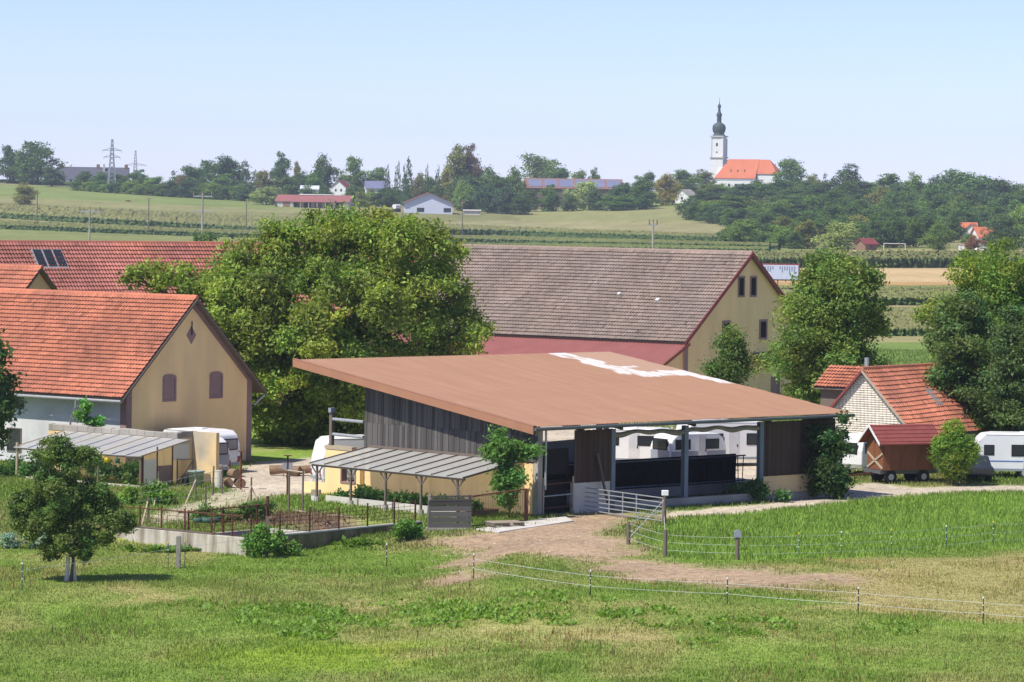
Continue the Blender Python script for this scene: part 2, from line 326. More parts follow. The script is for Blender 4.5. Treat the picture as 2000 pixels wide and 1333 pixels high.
band(403, 412, 700, 960, PALE * .8)
fc *= (1 + (fbm(fx, fd, 30, 23) - .5) * .35 + (fbm(fx, fd, 3, 29) - .5) * .4)[:, None]
# pasture colours near the farm
pat = fbm(fx, fd * .55, 5, 3); pat2 = fbm(fx, fd * .5, 1.6, 9)
dryness = np.clip((pat - .47) * 2.6 + (pat2 - .5) * 1.4, 0, 1)
band_dry = sstep(1 - np.abs(fd - (150 + .05 * fx)) / 9) * sstep((3 - fx) / 10) * .55 + sstep(1 - np.abs(fd - 131) / 7) * .25
dryness = np.clip(dryness * .62 + band_dry * pat2 * 1.4 + dryp * .85, 0, 1)
dryness *= 1 - .8 * sstep((poly_d(fx, fd, gxy((400, 1265), (560, 1248), (760, 1262), (740, 1300), (500, 1312), (360, 1290))) + 1.5) / 3)
GRASS_G, GRASS_D, GRASS_L = np.array([.185, .27, .05]), np.array([.38, .325, .145]), np.array([.20, .305, .05])
pc = GRASS_G * (1 - dryness[:, None]) + GRASS_D * dryness[:, None]
pc = pc * (1 - lush[:, None]) + GRASS_L * lush[:, None]
pc = pc * (.8 + .4 * fbm(fx, fd, 9, 41)[:, None])
lime = sstep((poly_d(fx, fd, gxy((360, 1285), (560, 1252), (800, 1262), (780, 1305), (500, 1318))) + nz * 4) / 3 + .5)[:, None]; pc = pc * (1 - lime) + pc * np.array([1.22, 1.2, .8]) * lime
tint = np.where(near[:, None], pc, fc)
DIRT, GRAV, PITC, SOILC = np.array([.365, .262, .17]), np.array([.50, .43, .33]), np.array([.10, .09, .08]), np.array([.25, .17, .11])
stone = fbm(fx, fd, 2.6, 77, 4)[:, None]
for m_, c in ((soil, SOILC), (grav, GRAV), (dirt, DIRT), (pitm, PITC)): tint = tint * (1 - m_[:, None]) + c * (.75 + .5 * stone) * m_[:, None]
gm = npmesh('ground', np.stack([fx, fd, ZZ.ravel()], -1), GF, tint, {'masks': np.stack([np.maximum(dirt, grav), lush, dryness], -1)})
m = mat('ground_surface', (1, 1, 1), .95, .30, 2.2, .5, 9, spec=.05, tint=True)
n_, l_ = m.node_tree.nodes, m.node_tree.links               # pebbles and bare crumbs where the masks say dirt
vo = n_.new('ShaderNodeTexVoronoi'); vo.inputs['Scale'].default_value = 9; g_ = n_.new('ShaderNodeNewGeometry'); l_.new(g_.outputs['Position'], vo.inputs['Vector'])
at_ = n_.new('ShaderNodeAttribute'); at_.attribute_name = 'masks'; sp = n_.new('ShaderNodeSeparateColor'); l_.new(at_.outputs['Color'], sp.inputs[0])
mr = n_.new('ShaderNodeMapRange'); mr.inputs[1].default_value = 0; mr.inputs[2].default_value = 1; mr.inputs[3].default_value = .75; mr.inputs[4].default_value = 1.25
sc_ = n_.new('ShaderNodeSeparateColor'); l_.new(vo.outputs['Color'], sc_.inputs[0]); l_.new(sc_.outputs[0], mr.inputs[0])
mx = n_.new('ShaderNodeMix'); mx.data_type = 'RGBA'; mx.blend_type = 'MULTIPLY'; l_.new(sp.outputs[0], mx.inputs[0])
bs = n_['Principled BSDF']; old = bs.inputs['Base Color'].links[0].from_socket; l_.new(old, mx.inputs[6]); l_.new(mr.outputs[0], mx.inputs[7]); l_.new(mx.outputs[2], bs.inputs['Base Color'])
tag(link('ground', gm, m), 'pasture, farmyard and open fields reaching to the horizon', kind='structure')

# ------------------------------------------------------------------ grass, weeds, stones: real blades
def blades(name, label, x, d, length, col, width=.02, lean=.5, m_='grass_blade', cat='grass', z=None):
    n = len(x); a = rng.random(n) * 2 * math.pi; L = length; le = (rng.random(n) * lean) * L
    z = zt(x, d) if z is None else z; wd = width * (.6 + .8 * rng.random(n)); b = a + math.pi / 2 + rng.normal(0, .5, n)
    base = np.stack([x, d, z - .01], -1); side = np.stack([np.cos(a), np.sin(a), 0 * a], -1) * wd[:, None]
    tip = base + np.stack([np.cos(b) * le, np.sin(b) * le, L], -1)
    V = np.stack([base - side, base + side, tip], 1).reshape(-1, 3); Fc = np.arange(3 * n).reshape(n, 3)
    o = link(name, npmesh(name, V, Fc, np.repeat(col, 3, 0)), M[m_]); tag(o, label, cat, kind='stuff'); return o
M['grass_blade'] = leaf_mat('grass_blade', (1, 1, 1), .3)
M['leaf'] = leaf_mat('leaf', (1, 1, 1), .42); M['leaf_far'] = leaf_mat('leaf_far', (3.1, 2.95, 2.1), .3, True)
_ip = lambda arr, x, d: arr.reshape(nr, nc)[np.clip(np.searchsorted(ds, d) - 1, 0, nr - 2), np.clip(((x / GW(d)) + 1) / 2 * 350, 0, 349).astype(int)]
def scatter(n, d0, d1, pad=1.32):
    d = np.sqrt(rng.random(n) * (d1 * d1 - d0 * d0) + d0 * d0); x = (rng.random(n) * 2 - 1) * d * .1429 * pad; return x, d
def near_cols(x, d):
    return np.stack([_ip(tint[:, k], x, d) for k in range(3)], -1)
x, d = scatter(500000, 113, 172)
bare = np.maximum(_ip(dirt, x, d), np.maximum(_ip(grav, x, d), _ip(pitm, x, d))); lu = _ip(lush, x, d)
keep = (rng.random(len(x)) > bare * 1.05) & (lu < .5); x, d = x[keep], d[keep]; dr = _ip(dryness, x, d)
c = near_cols(x, d) * (.72 + .62 * rng.random((len(x), 1))) * np.array([1.04, 1.06, .95])
hgt = (.03 + .07 * rng.random(len(x))) * (1 + .8 * (fbm(x, d, 2.2, 55) > .56)) * (1 - .25 * (dr > .6))
blades('pasture_grass', 'grazed green and straw coloured grass of the near pasture', x, d, hgt, c, .022)
x, d = scatter(300000, 150, 214); lu = _ip(lush, x, d); k = lu > .45; x, d = x[k], d[k]
c = near_cols(x, d) * (.65 + .7 * rng.random((len(x), 1))) * (.8 + .5 * fbm(x, d, 1.6, 91)[:, None])
blades('tall_grass', 'tall lush green grass in the fenced meadow by the lane', x, d, .1 + .2 * rng.random(len(x)), c, .026, .7)
x, d = scatter(260000, 168, 214); k = (_ip(lush, x, d) < .4) & (rng.random(len(x)) > 1.3 * np.maximum(np.maximum(_ip(dirt, x, d), _ip(grav, x, d)), _ip(pitm, x, d))); x, d = x[k], d[k]
c = near_cols(x, d) * (.6 + .6 * rng.random((len(x), 1)))
blades('garden_grass', 'rough grass and weeds of the garden and yard edges', x, d, .07 + .16 * rng.random(len(x)), c, .03)
x = 8 + 80 * rng.random(120000); d = 250 + 150 * rng.random(120000) ** 1.2; c = np.array([.165, .25, .055]) * (.65 + .7 * rng.random((len(x), 1))) * (.75 + .5 * fbm(x, d, 7, 15)[:, None])
blades('meadow_grass', 'uneven green meadow grass behind the cottage', x, d, .12 + .2 * rng.random(len(x)), c, .05, .6)
# broad-leaved dock and nettle patches
def weeds(name, label, spots, n, size, col, cat='weeds'):
    X, D = [], []
    for (sx, sy, rx, ry, wt) in spots:
        p = at(sx, sy); k = int(n * wt); a = rng.random(k) * 6.283; r = np.sqrt(rng.random(k)) ; X.append(p.x + np.cos(a) * r * rx); D.append(p.y + np.sin(a) * r * ry)
    X, D = np.concatenate(X), np.concatenate(D); k = fbm(X, D, 1.0, 17) > .5; X, D = X[k], D[k]; n = len(X)
    a = rng.random(n) * 6.283; L = size * (.6 + .8 * rng.random(n)); el = .3 + rng.random(n) * .8
    t = np.stack([np.cos(a) * np.cos(el), np.sin(a) * np.cos(el), np.sin(el)], -1) * L[:, None]; s = np.stack([-np.sin(a), np.cos(a), 0 * a], -1) * (L * .22)[:, None]
    b = np.stack([X, D, zt(X, D) + .02], -1); V = np.stack([b, b + t * .55 + s, b + t - np.array([0, 0, 1]) * (L * .15)[:, None], b + t * .55 - s], 1).reshape(-1, 3)
    c = np.repeat(np.array(col) * (.6 + .8 * rng.random((n, 1))), 4, 0)
    tag(link(name, npmesh(name, V, np.arange(4 * n).reshape(n, 4), c), M['leaf']), label, cat, kind='stuff')
weeds('dock_leaves', 'broad leaved dock plants spread through the near pasture', [(560, 1205, 2.6, 4, .8), (760, 1205, 3.2, 5, 1), (880, 1210, 1.8, 3, .5), (1080, 1190, 3.0, 5, 1), (1200, 1195, 2.4, 2, .4), (1465, 1225, 1.8, 3, .5), (1370, 1258, .8, 2, .1), (1280, 1215, 1.4, 2.5, .2), (600, 1240, 1.2, 2, .3), (420, 1190, 2, 3, .15), (1740, 1230, 1.2, 2, .1)], 2600, .24, (.20, .33, .055))
weeds('nettles', 'green nettles along the foot of the concrete pit wall', [(330, 1078, 2.2, .8, 1), (420, 1078, 2, .8, 1), (450, 1072, 1, .5, .5), (700, 1066, 1.2, .4, .2)], 900, .38, (.14, .25, .045))
x, d = scatter(9000, 116, 160); k = (fbm(x, d, 3, 63) > .58) & (_ip(dirt, x, d) < .2); x, d = x[k], d[k]
blades('seed_heads', 'rusty brown dock and sorrel seed heads standing in the pasture', x, d, .18 + .22 * rng.random(len(x)), np.array([.26, .15, .07]) * (.6 + .8 * rng.random((len(x), 1))), .02, .25)
# limestone chips on the trodden ground
x, d = scatter(26000, 132, 215); bm_ = _ip(dirt, x, d) * .9 + _ip(grav, x, d) * .15 + .012 * (fbm(x, d, 2, 12) > .55) * (d < 165)
k = rng.random(len(x)) < bm_ * (.25 + fbm(x, d, 1.5, 19)); x, d = x[k], d[k]; n = len(x); s = .02 + .045 * rng.random(n) ** 3; z0 = zt(x, d)
o6 = np.array([[1, 0, 0], [0, 1, 0], [-1, 0, 0], [0, -1, 0], [.2, .1, .8]]); a = rng.random(n) * 6.283
o6 = np.repeat(o6[None], n, 0) * (s[:, None, None]) * (.6 + .8 * rng.random((n, 5, 1))); ro = o6.copy(); ro[..., 0] = o6[..., 0] * np.cos(a)[:, None] - o6[..., 1] * np.sin(a)[:, None]; ro[..., 1] = o6[..., 0] * np.sin(a)[:, None] + o6[..., 1] * np.cos(a)[:, None]
V = (np.stack([x, d, z0 + .004], -1)[:, None] + ro).reshape(-1, 3); t4 = np.array([[0, 1, 4], [1, 2, 4], [2, 3, 4], [3, 0, 4]]); Fc = (np.arange(n)[:, None, None] * 5 + t4[None]).reshape(-1, 3)
M['chip'] = mat('limestone', (.46, .40, .32), .9, .1, 4, tint=True)
tag(link('stone_chips', npmesh('stone_chips', V, Fc, np.repeat(.55 + .6 * rng.random((n, 1)) * np.ones((1, 3)), 5, 0)), M['chip']), 'pale stone chips scattered over the trodden dirt track', 'stones', kind='stuff')

# ------------------------------------------------------------------ corn and other tall crops as standing blocks
M['crop'] = leaf_mat('crop', (1, 1, 1), .15)
def corn(label, front, back, h, nx, nd, top=(.22, .225, .085), face=(.085, .145, .04)):
    fx_ = np.linspace(front[0][0], front[-1][0], nx); fy = np.interp(fx_, *zip(*front)); by = np.interp(fx_, *zip(*back))
    A = np.array([at(a, b) for a, b in zip(fx_, fy)]); B = np.array([at(a, b) for a, b in zip(fx_, by)])
    t = np.linspace(0, 1, nd)[:, None, None]; T = A[None] * (1 - t) + B[None] * t; T[..., 2] = zt(T[..., 0], T[..., 1])
    cell = np.hypot(*(A[1] - A[0])[:2]); dep = (B[:, 1] - A[:, 1]).mean() / nd
    T[..., 0] += rng.normal(0, .25 * cell, T.shape[:2]); T[1:, :, 1] += rng.normal(0, .25 * dep, T[1:].shape[:2])
    hh = h * (.86 + .28 * rng.random(T.shape[:2])); T[..., 2] += hh
    nf = 5; fr = []
    for q in range(nf):
        s = A.copy(); s[:, 2] = zt(s[:, 0], s[:, 1]) - .1 + h * q / nf; s[:, 1] += rng.normal(0, min(.5, .12 * h * 2), nx) + q * .06; s[:, 0] += rng.normal(0, .3 * cell, nx); fr.append(s)
    Vt = np.concatenate([np.array(fr), T], 0); r_, c_ = Vt.shape[:2]; ii = np.arange(r_ * c_).reshape(r_, c_)
    Fc = np.stack([ii[:-1, :-1], ii[:-1, 1:], ii[1:, 1:], ii[1:, :-1]], -1).reshape(-1, 4)
    cc = np.zeros((r_, c_, 3)); cc[:nf] = face; cc[nf:] = top; cc[nf] = np.array(face) * .5 + np.array(top) * .5; cc *= (.6 + .8 * rng.random((r_, c_, 1))) * (.85 + .3 * fbm(Vt[..., 0], Vt[..., 1], 40, 3)[..., None])
    tag(link('corn_field', npmesh('corn_field', Vt.reshape(-1, 3), Fc, cc.reshape(-1, 3)), M['crop']), label, 'corn', kind='stuff')
corn('long dark corn strip across the far fields below the horse pasture', [(-40, 426), (0, 427), (500, 455), (960, 460), (1500, 478)], [(-40, 408), (0, 409), (500, 432), (960, 452), (1500, 473)], 2.4, 700, 12)
corn('second corn strip just behind the red roofed farm buildings', [(-40, 446), (0, 448), (400, 463), (960, 476), (1520, 489)], [(-40, 437), (0, 438), (400, 456), (960, 469), (1520, 484)], 1.7, 700, 8, (.185, .20, .065))
corn('low corn rows just above the big barn ridge', [(820, 486), (1200, 489), (1500, 494)], [(820, 480), (1200, 483), (1500, 489)], 1.2, 350, 6, (.17, .20, .06))
corn('tall corn block behind the stubble field and billboard', [(1440, 524), (2300, 524)], [(1440, 508), (2300, 506)], 2.7, 420, 14, (.20, .215, .075))
corn('corn block with pale tassels in front of the stubble field', [(1500, 597), (2300, 597)], [(1500, 573), (2300, 573)], 1.2, 340, 22, (.22, .235, .085))
corn('nearest corn block between the two right hand trees', [(1500, 657), (2300, 657)], [(1500, 613), (2300, 613)], .95, 340, 34, (.22, .225, .09))
corn('green crop strip at the foot of the left skyline trees', [(-30, 357), (220, 366), (420, 378)], [(-30, 353), (220, 363), (420, 376)], 1.2, 220, 5, (.11, .17, .045), (.07, .13, .03))

# ------------------------------------------------------------------ trees
def leafcloud(name, lobes, n, size, col, seed=0, shell=.5, per=14, spread=.5, up=.6, var=.35, warm=.12, flat=1.0, sub=7, gain=2.0, sr=(.3, .56), so=(.45, .88)):
    g = np.random.default_rng(seed); L0 = np.array(lobes, float); L = L0
    if sub:                                   # every bough breaks up into smaller leafy masses
        o = g.normal(size=(len(L0), sub, 3)); o /= np.linalg.norm(o, axis=2, keepdims=True); o[..., 2] = o[..., 2] * .9 + .1
        c = L0[:, None, :3] + o * L0[:, None, 3:6] * g.uniform(*so, (len(L0), sub, 1)); rr = L0[:, None, 3:6] * g.uniform(*sr, (len(L0), sub, 1))
        L = np.concatenate([c, rr], -1).reshape(-1, 6)
    wgt = L[:, 3] * L[:, 4] + L[:, 4] * L[:, 5] + L[:, 3] * L[:, 5]; wgt /= wgt.sum(); nc_ = max(3, n // per)
    li = g.choice(len(L), nc_, p=wgt); o = g.normal(size=(nc_, 3)); o[:, 2] += .25; o /= np.linalg.norm(o, axis=1, keepdims=True)
    r = shell + (1.0 - shell) * g.random(nc_) ** .6 + .28 * g.random(nc_) ** 5; c = L[li, :3] + o * r[:, None] * L[li, 3:6]
    ct = 1 + g.normal(0, var * .3, (nc_, 1)) + np.repeat(g.normal(0, var * .35, len(L)), 1)[li][:, None]; hue = g.normal(0, 1, nc_) * .6 + g.normal(0, .8, len(L))[li]
    sp_ = np.repeat(spread * g.uniform(.45, 1.25, nc_), per)[:, None]
    p = np.repeat(c, per, 0) + g.normal(0, 1, (nc_ * per, 3)) * sp_ * np.array([1, 1, .7 * flat]); N = len(p)
    nn = g.normal(size=(N, 3)) * .8 + np.repeat(o, per, 0) * .6 + np.array([0, 0, up]); nn /= np.linalg.norm(nn, axis=1, keepdims=True)
    t = np.cross(nn, g.normal(size=(N, 3))); t /= np.linalg.norm(t, axis=1, keepdims=True); b = np.cross(nn, t); s = size * (.5 + .9 * g.random((N, 1)))
    V = np.stack([p - t * s, p + b * s * .5, p + t * s, p - b * s * .5 + nn * s * .15], 1).reshape(-1, 3)
    tn = np.array(col)[None] * (gain if col[0] < .9 else 1) * np.repeat(np.clip(ct, .4, 1.7), per, 0) * (1 + g.normal(0, var * .45, (N, 1))); h = np.repeat(hue, per) * warm + g.normal(0, warm * .6, N)
    tn[:, 0] *= 1 + h; tn[:, 2] *= 1 - h * .5; tn = np.clip(tn, .008, .8)
    return npmesh(name, V, np.arange(4 * N).reshape(N, 4), np.repeat(tn, 4, 0)), c
def limbs(base, lobes, r0, fork, seed=0, lean=(0, 0), extra=0):
    g = random.Random(seed); m_ = MB(); b = Vector((0, 0, -.15)); k = Vector((lean[0], lean[1], fork)); mid = (b + k) / 2 + Vector((g.uniform(-.1, .1), g.uniform(-.1, .1), 0)) * r0 * 2
    m_.tube(b, mid, r0 * 1.15, r0 * .9, 10); m_.tube(mid, k, r0 * .9, r0 * .75, 10)
    for lb in lobes:
        e = Vector(lb[:3]); h = k + (e - k) * .5 + Vector((g.uniform(-.3, .3), g.uniform(-.3, .3), g.uniform(0, .4))) * (e - k).length * .3
        rr = r0 * g.uniform(.3, .5); m_.tube(k, h, rr, rr * .7, 6); m_.tube(h, e, rr * .7, rr * .3, 6)
        for _ in range(extra):
            q = e + Vector((g.gauss(0, 1) * lb[3], g.gauss(0, 1) * lb[4], g.gauss(0, .8) * lb[5])) * .6; m_.tube(h + (e - h) * g.random(), q, rr * .3, rr * .1, 5)
    return m_
def tree(name, label, p, lobes, n, size, col, r0, fork, seed, cat='tree', group=None, lean=(0, 0), rot=0, extra=2, **kw):
    t = thing(name, label, cat, p, rot, group)
    me, _ = leafcloud('crown', lobes, n, size, col, seed, **kw); link('crown', me, 'leaf', t)
    limbs(None, lobes, r0, fork, seed, lean, extra).build('trunk', 'bark', t, smooth=True); return t
def lobeset(seed, h, w_, base, k=9, top=.8):          # loose crown: lobes round an egg-shaped envelope
    g = random.Random(seed); out = []
    for i in range(k):
        f = (i + .5) / k; z = base + (h - base) * (.12 + .76 * f); env = math.sin(math.pi * min(1, (.18 + .8 * f)) ** .9) ** .7
        a = i * 2.4 + g.uniform(-.5, .5); rr = w_ / 2 * (.42 + .2 * g.random()) * (.75 + .35 * env); off = max(0, w_ / 2 * env - rr) * g.uniform(.75, 1.05)
        out.append((math.cos(a) * off, math.sin(a) * off, z, rr, rr, rr * g.uniform(.65, .9)))
    return out

# ------------------------------------------------------------------ roofs of real tiles
def tiles(name, parent, p0, u, s, Lu, Ls, cw, rh, m_, lift=.09, bow=.07, seed=1, patch=None, sag=0):
    g = np.random.default_rng(seed); u = np.array(Vector(u).normalized()); s = np.array(Vector(s).normalized()); n = np.cross(u, s); n = n if n[2] > 0 else -n
    nc_, nr_ = int(round(Lu / cw)), int(round(Ls / rh)); cw = Lu / nc_; rh = Ls / nr_
    I, J = np.meshgrid(np.arange(nc_), np.arange(nr_), indexing='ij'); I, J = I.ravel(), J.ravel(); N = len(I)
    prof = np.array([[0, .0], [.2, .55], [.5, 1.0], [.8, .55], [1.0, 0]]); rows_ = np.array([[-.08, 1.0], [1.0, .12]])
    a = (I[:, None] + prof[None, :, 0] * .985) * cw; j = g.normal(0, .006, N)
    P_ = []
    for rr, lf in rows_:
        up = (J[:, None] + rr) * rh + j[:, None] + 0 * a
        hh = (prof[None, :, 1] * bow + lift * lf + .01 * g.random((N, 1)))
        if sag: hh = hh - sag * (np.sin(a / Lu * math.pi * 2.2 + 1) * np.sin(up / Ls * math.pi))
        P_.append(np.array(p0)[None, None] + a[..., None] * u + up[..., None] * s + hh[..., None] * n)
    V = np.concatenate(P_, 1); k = prof.shape[0]
    q = np.array([[i, i + 1, k + i + 1, k + i] for i in range(k - 1)]); Fc = (np.arange(N)[:, None, None] * 2 * k + q[None]).reshape(-1, 4)
    tn = np.ones((N, 3)) * (1 + g.normal(0, .09, (N, 1))) ; old = g.random(N) < .025; tn[old] *= .75
    if patch: tn *= patch(I / nc_, J / nr_)[:, None]
    o = link(name, npmesh(name, V.reshape(-1, 3), Fc, np.repeat(np.clip(tn, .3, 1.6), 2 * k, 0)), m_, parent); tag(o, kind='stuff'); return o
def gable_house(t, W, L, ez, rz, over_g, over_e, wall_m, gable_m, xr=None, zbase=-.3):
    xr = W / 2 if xr is None else xr
    MB().prism([(0, 0, zbase), (W, 0, zbase), (W, 0, ez), (xr, 0, rz), (0, 0, ez)], (0, L, 0)).build('wall', wall_m, t)
def rake(t, xe0, ze0, xr, zr, xe1, ze1, y, m_, wd=.22, th=.05, dy=.06):
    for xa, za in ((xe0, ze0), (xe1, ze1)):
        b = MB(); b.prism([(xa, y, za), (xr, y, zr), (xr, y, zr - wd), (xa, y, za - wd)], (0, -dy, 0)); b.build('barge_board', m_, t)
def cos_sin(dx, dz): l = math.hypot(dx, dz); return dx / l, dz / l
def roof_deck(t, x0, z0, x1, z1, y0, y1, th, m_, name='roof'):
    return MB().prism([(x0, y0, z0), (x1, y0, z1), (x1, y0, z1 - th), (x0, y0, z0 - th)], (0, y1 - y0, 0)).build(name, m_, t)
def tiled_gable(t, W, L, ez, rz, og, oe, tm, cw, rh, deck='wood_old', xr=None, y0=0, seed=1, back=True, patch=None, ridge_m=None, sag=0):
    xr = W / 2 if xr is None else xr
    sl = (rz - ez) / xr; xe = -oe; ze = ez - oe * sl + .14; zr = rz + .14
    d1 = roof_deck(t, xe, ze, xr, zr, y0 - og, y0 + L + og, .12, deck)
    tiles('roof_tile', d1, (xe - .05, y0 - og, ze + .0), (0, 1, 0), (xr - xe, 0, zr - ze), L + 2 * og, math.hypot(xr - xe, zr - ze), cw, rh, tm, seed=seed, patch=patch, sag=sag)
    sl2 = (rz - ez) / (W - xr); xe2 = W + oe; ze2 = ez - oe * sl2 + .14
    d2 = roof_deck(t, xe2, ze2, xr, zr, y0 - og, y0 + L + og, .12, deck)
    if back: tiles('roof_tile', d2, (xe2 + .05, y0 - og, ze2), (0, 1, 0), (xr - xe2, 0, zr - ze2), L + 2 * og, math.hypot(xr - xe2, zr - ze2), cw * 2, rh, tm, seed=seed + 5)
    rm = MB(); k = int((L + 2 * og) / .4)
    for i in range(k):
        y = y0 - og + i * (L + 2 * og) / k; rm.tube((xr, y, zr + .02), (xr, y + (L + 2 * og) / k + .03, zr + .045), .135, .12, 8)
    me = rm.build('ridge_tile', ridge_m or tm, t).data; a = me.attributes.new('tint', 'FLOAT_COLOR', 'POINT'); a.data.foreach_set('color', np.tile([1.15, 1.1, 1.05, 1], len(me.vertices)).astype(np.float32))
    return xe, ze, zr, xe2, ze2
def window(t, c, n, w_, h_, frame_m='mauve', pane_m='glass', fw=.12, arch=0, sill=True, proud=.05, mullion=False):
    # c centre on the wall, n outward normal (axis aligned in the thing's frame)
    n = Vector(n); s = Vector((0, 0, 1)).cross(n); c = Vector(c); up = Vector((0, 0, 1))
    def outline(w2, h2, a): 
        pts = [(-w2, -h2), (w2, -h2), (w2, h2)]; pts += [(w2 * math.cos(i * math.pi / 6), h2 + a * math.sin(i * math.pi / 6)) for i in range(1, 6)] if a else []
        return pts + [(-w2, h2)]
    o = MB(); po = outline(w_ / 2 + fw, h_ / 2 + fw, arch); pi = outline(w_ / 2, h_ / 2, arch * .85); k = len(po)
    for dep in (proud, -.02): o.add([c + s * a + up * b + n * dep for a, b in po] , [])
    for dep in (proud, -.02): o.add([c + s * a + up * b + n * dep for a, b in pi], [])
    for i in range(k):
        j = (i + 1) % k; o.f += [(i, j, 2 * k + j, 2 * k + i), (i, k + i, k + j, j), (2 * k + i, 2 * k + j, 3 * k + j, 3 * k + i)]
    fr = o.build('window', frame_m, t)
    MB().prism([c + s * a + up * b + n * .012 for a, b in pi], n * -.03).build('pane', pane_m, fr)
    if mullion: MB().bar(c + n * .02 - up * h_ / 2, c + n * .02 + up * h_ / 2, .05, .03).build('mullion', 'white', fr)
    return fr

m = mat('smudged', (.92, .645, .30), .9, .08, 1.6, .15, 30, col2=(.80, .56, .28), stretch=(.5, .5, .12), mixsc=1.2, mixt=.56); M['smudged'] = m
n, l = m.node_tree.nodes, m.node_tree.links; tc = n.new('ShaderNodeTexCoord'); mp = n.new('ShaderNodeMapping'); mp.inputs['Location'].default_value = (-3.4 * .42, 0, -1.75 * .62); mp.inputs['Scale'].default_value = (.42, .3, .62); l.new(tc.outputs['Object'], mp.inputs[0])
vl = n.new('ShaderNodeVectorMath'); vl.operation = 'LENGTH'; l.new(mp.outputs[0], vl.inputs[0]); rr_ = n.new('ShaderNodeMapRange'); rr_.inputs[1].default_value = .1; rr_.inputs[2].default_value = 1.0; rr_.inputs[3].default_value = .62; rr_.inputs[4].default_value = 0; l.new(vl.outputs['Value'], rr_.inputs[0])
ms = n.new('ShaderNodeMix'); ms.data_type = 'RGBA'; ms.inputs[7].default_value = (.16, .13, .09, 1); l.new(rr_.outputs[0], ms.inputs[0]); bs = n['Principled BSDF']; l.new(bs.inputs['Base Color'].links[0].from_socket, ms.inputs[6]); l.new(ms.outputs[2], bs.inputs['Base Color'])      # soft-edged darker smudge low on the gable
# ---- farmhouse at the left: white long side, yellow gable, orange tiles
fh = thing('farmhouse', 'yellow gabled farmhouse with bright orange tiled roof and white long side', 'house', (-22, 206, 0), 52)
W, L, ez, rz = 10.7, 17, 4.8, 9.75
gable_house(fh, W, L, ez, rz, .5, .4, 'smudged', None)
MB().box(-.012, 0, .45, L, -.3, ez).build('white_wall', 'plaster_w', fh)
def fpatch(a, b): return .93 + .13 * (b < .3) + .14 * (b > .92) + .1 * np.sin(a * 9 + b * 4) * .6
tiled_gable(fh, W, L, ez, rz, .45, .8, 'tile_orange', .245, .33, seed=3, patch=fpatch)
xr = W / 2
rake(fh, -.8, ez - .74 + .08, xr, rz + .1, W + .8, ez - .74 + .08, -.45, 'wood_old', .16)
for x0, x1 in ((0.005, .42), (W - .42, W - .005)): MB().box(x0, x1, -.03, 0, -.3, ez + .25).build('corner_strip', 'mauve', fh)
MB().box(-.04, 0, -.03, .45, -.3, ez - .12).build('corner_strip', 'mauve', fh)
for xa, xb in ((.0, xr - .02), (W, xr + .02)):
    MB().prism([(xa, 0, ez + .12), (xb, 0, rz - .02), (xb, 0, rz - .42), (xa + (.42 if xa < 1 else -.42), 0, ez + .1)], (0, -.025, 0)).build('gable_strip', 'mauve', fh)
window(fh, (3.55, 0, 4.55), (0, -1, 0), .86, 1.15, pane_m='mauve', arch=.18, fw=.13); window(fh, (7.55, 0, 4.6), (0, -1, 0), .86, 1.15, pane_m='mauve', arch=.18, fw=.13)
b = MB(); b.prism([(5.35, 0, 7.15), (5.75, 0, 7.68), (5.35, 0, 8.2), (4.95, 0, 7.68)], (0, -.03, 0)); b.build('diamond_ornament', 'mauve', fh)
MB().tube((5.35, -.06, 7.7), (5.35, -.06, 8.5), .03).build('iron_spike', 'black', fh)
for y, z, w_, h_ in ((8.9, 3.55, 1.0, .5), (9.1, 1.3, 1.1, 1.3)): window(fh, (-.012, y, z), (-1, 0, 0), w_, h_, 'wood_old', 'glass', .06)
gt = MB(); gt.tube((-.88, -.4, 4.0), (-.88, L, 4.02), .09, .09, 10); gt.build('gutter', 'zinc', fh)
dp = MB(); pts = [(-.88, 3.2, 3.95), (-.85, 3.25, 3.5), (-.3, 4.2, 2.6), (-.08, 4.4, 2.2), (-.08, 4.4, 0)]
for a, c_ in zip(pts, pts[1:]): dp.tube(a, c_, .06)
dp.build('downpipe', 'zinc', fh)
MB().tube((W + .75, -.35, 4.0), (W + .1, -.1, 3.4), .06).build('downpipe', 'zinc', fh)

# ---- big barn with grey-brown tiles and red lean-to
bn = thing('big_barn', 'large yellow barn with grey brown tiled roof and maroon rake boards', 'barn', (12.68, 262, 0), 52)
W, L, ez, rz, xr = 16.6, 30, 5.8, 12.1, 8.3
gable_house(bn, W, L, ez, rz, .5, .3, 'plaster_y', None)
def bpatch(a, b): return 1 + .12 * np.sin(a * 31 + b * 3) * .5 + .16 * ((b > .93) & (a < .3)) + .1 * (vnoise(a * 20, b * 4, 1, 3) - .5)
xe, ze, zr, xe2, ze2 = tiled_gable(bn, W, L, ez, rz, .35, .3, 'tile_brown', .26, .40, seed=11, patch=bpatch, back=False, sag=.05)
rake(bn, xe, ze + .05, xr, zr + .08, xe2, ze2 + .05, -.36, 'maroon', .34)
MB().box(0.003, .55, -.035, 0, -.3, ez + .25).build('corner_strip', 'mauve', bn)
for x in (7.35, 8.95): window(bn, (x, 0, 9.7), (0, -1, 0), .62, 1.3, fw=.14, pane_m='black')
for x in (5.45, 10.35): window(bn, (x, 0, 6.45), (0, -1, 0), .75, 1.2, fw=.16, pane_m='black')
window(bn, (12.1, 0, 1.7), (0, -1, 0), .9, 1.8, pane_m='mauve', arch=.25, fw=.14)
MB().prism([(9.0, -1.1, 4.0), (9.0, 0, 4.75), (9.0, 0, 4.65), (9.0, -1.1, 3.9)], (1.9, 0, 0)).build('door_canopy', 'wood_old', bn)
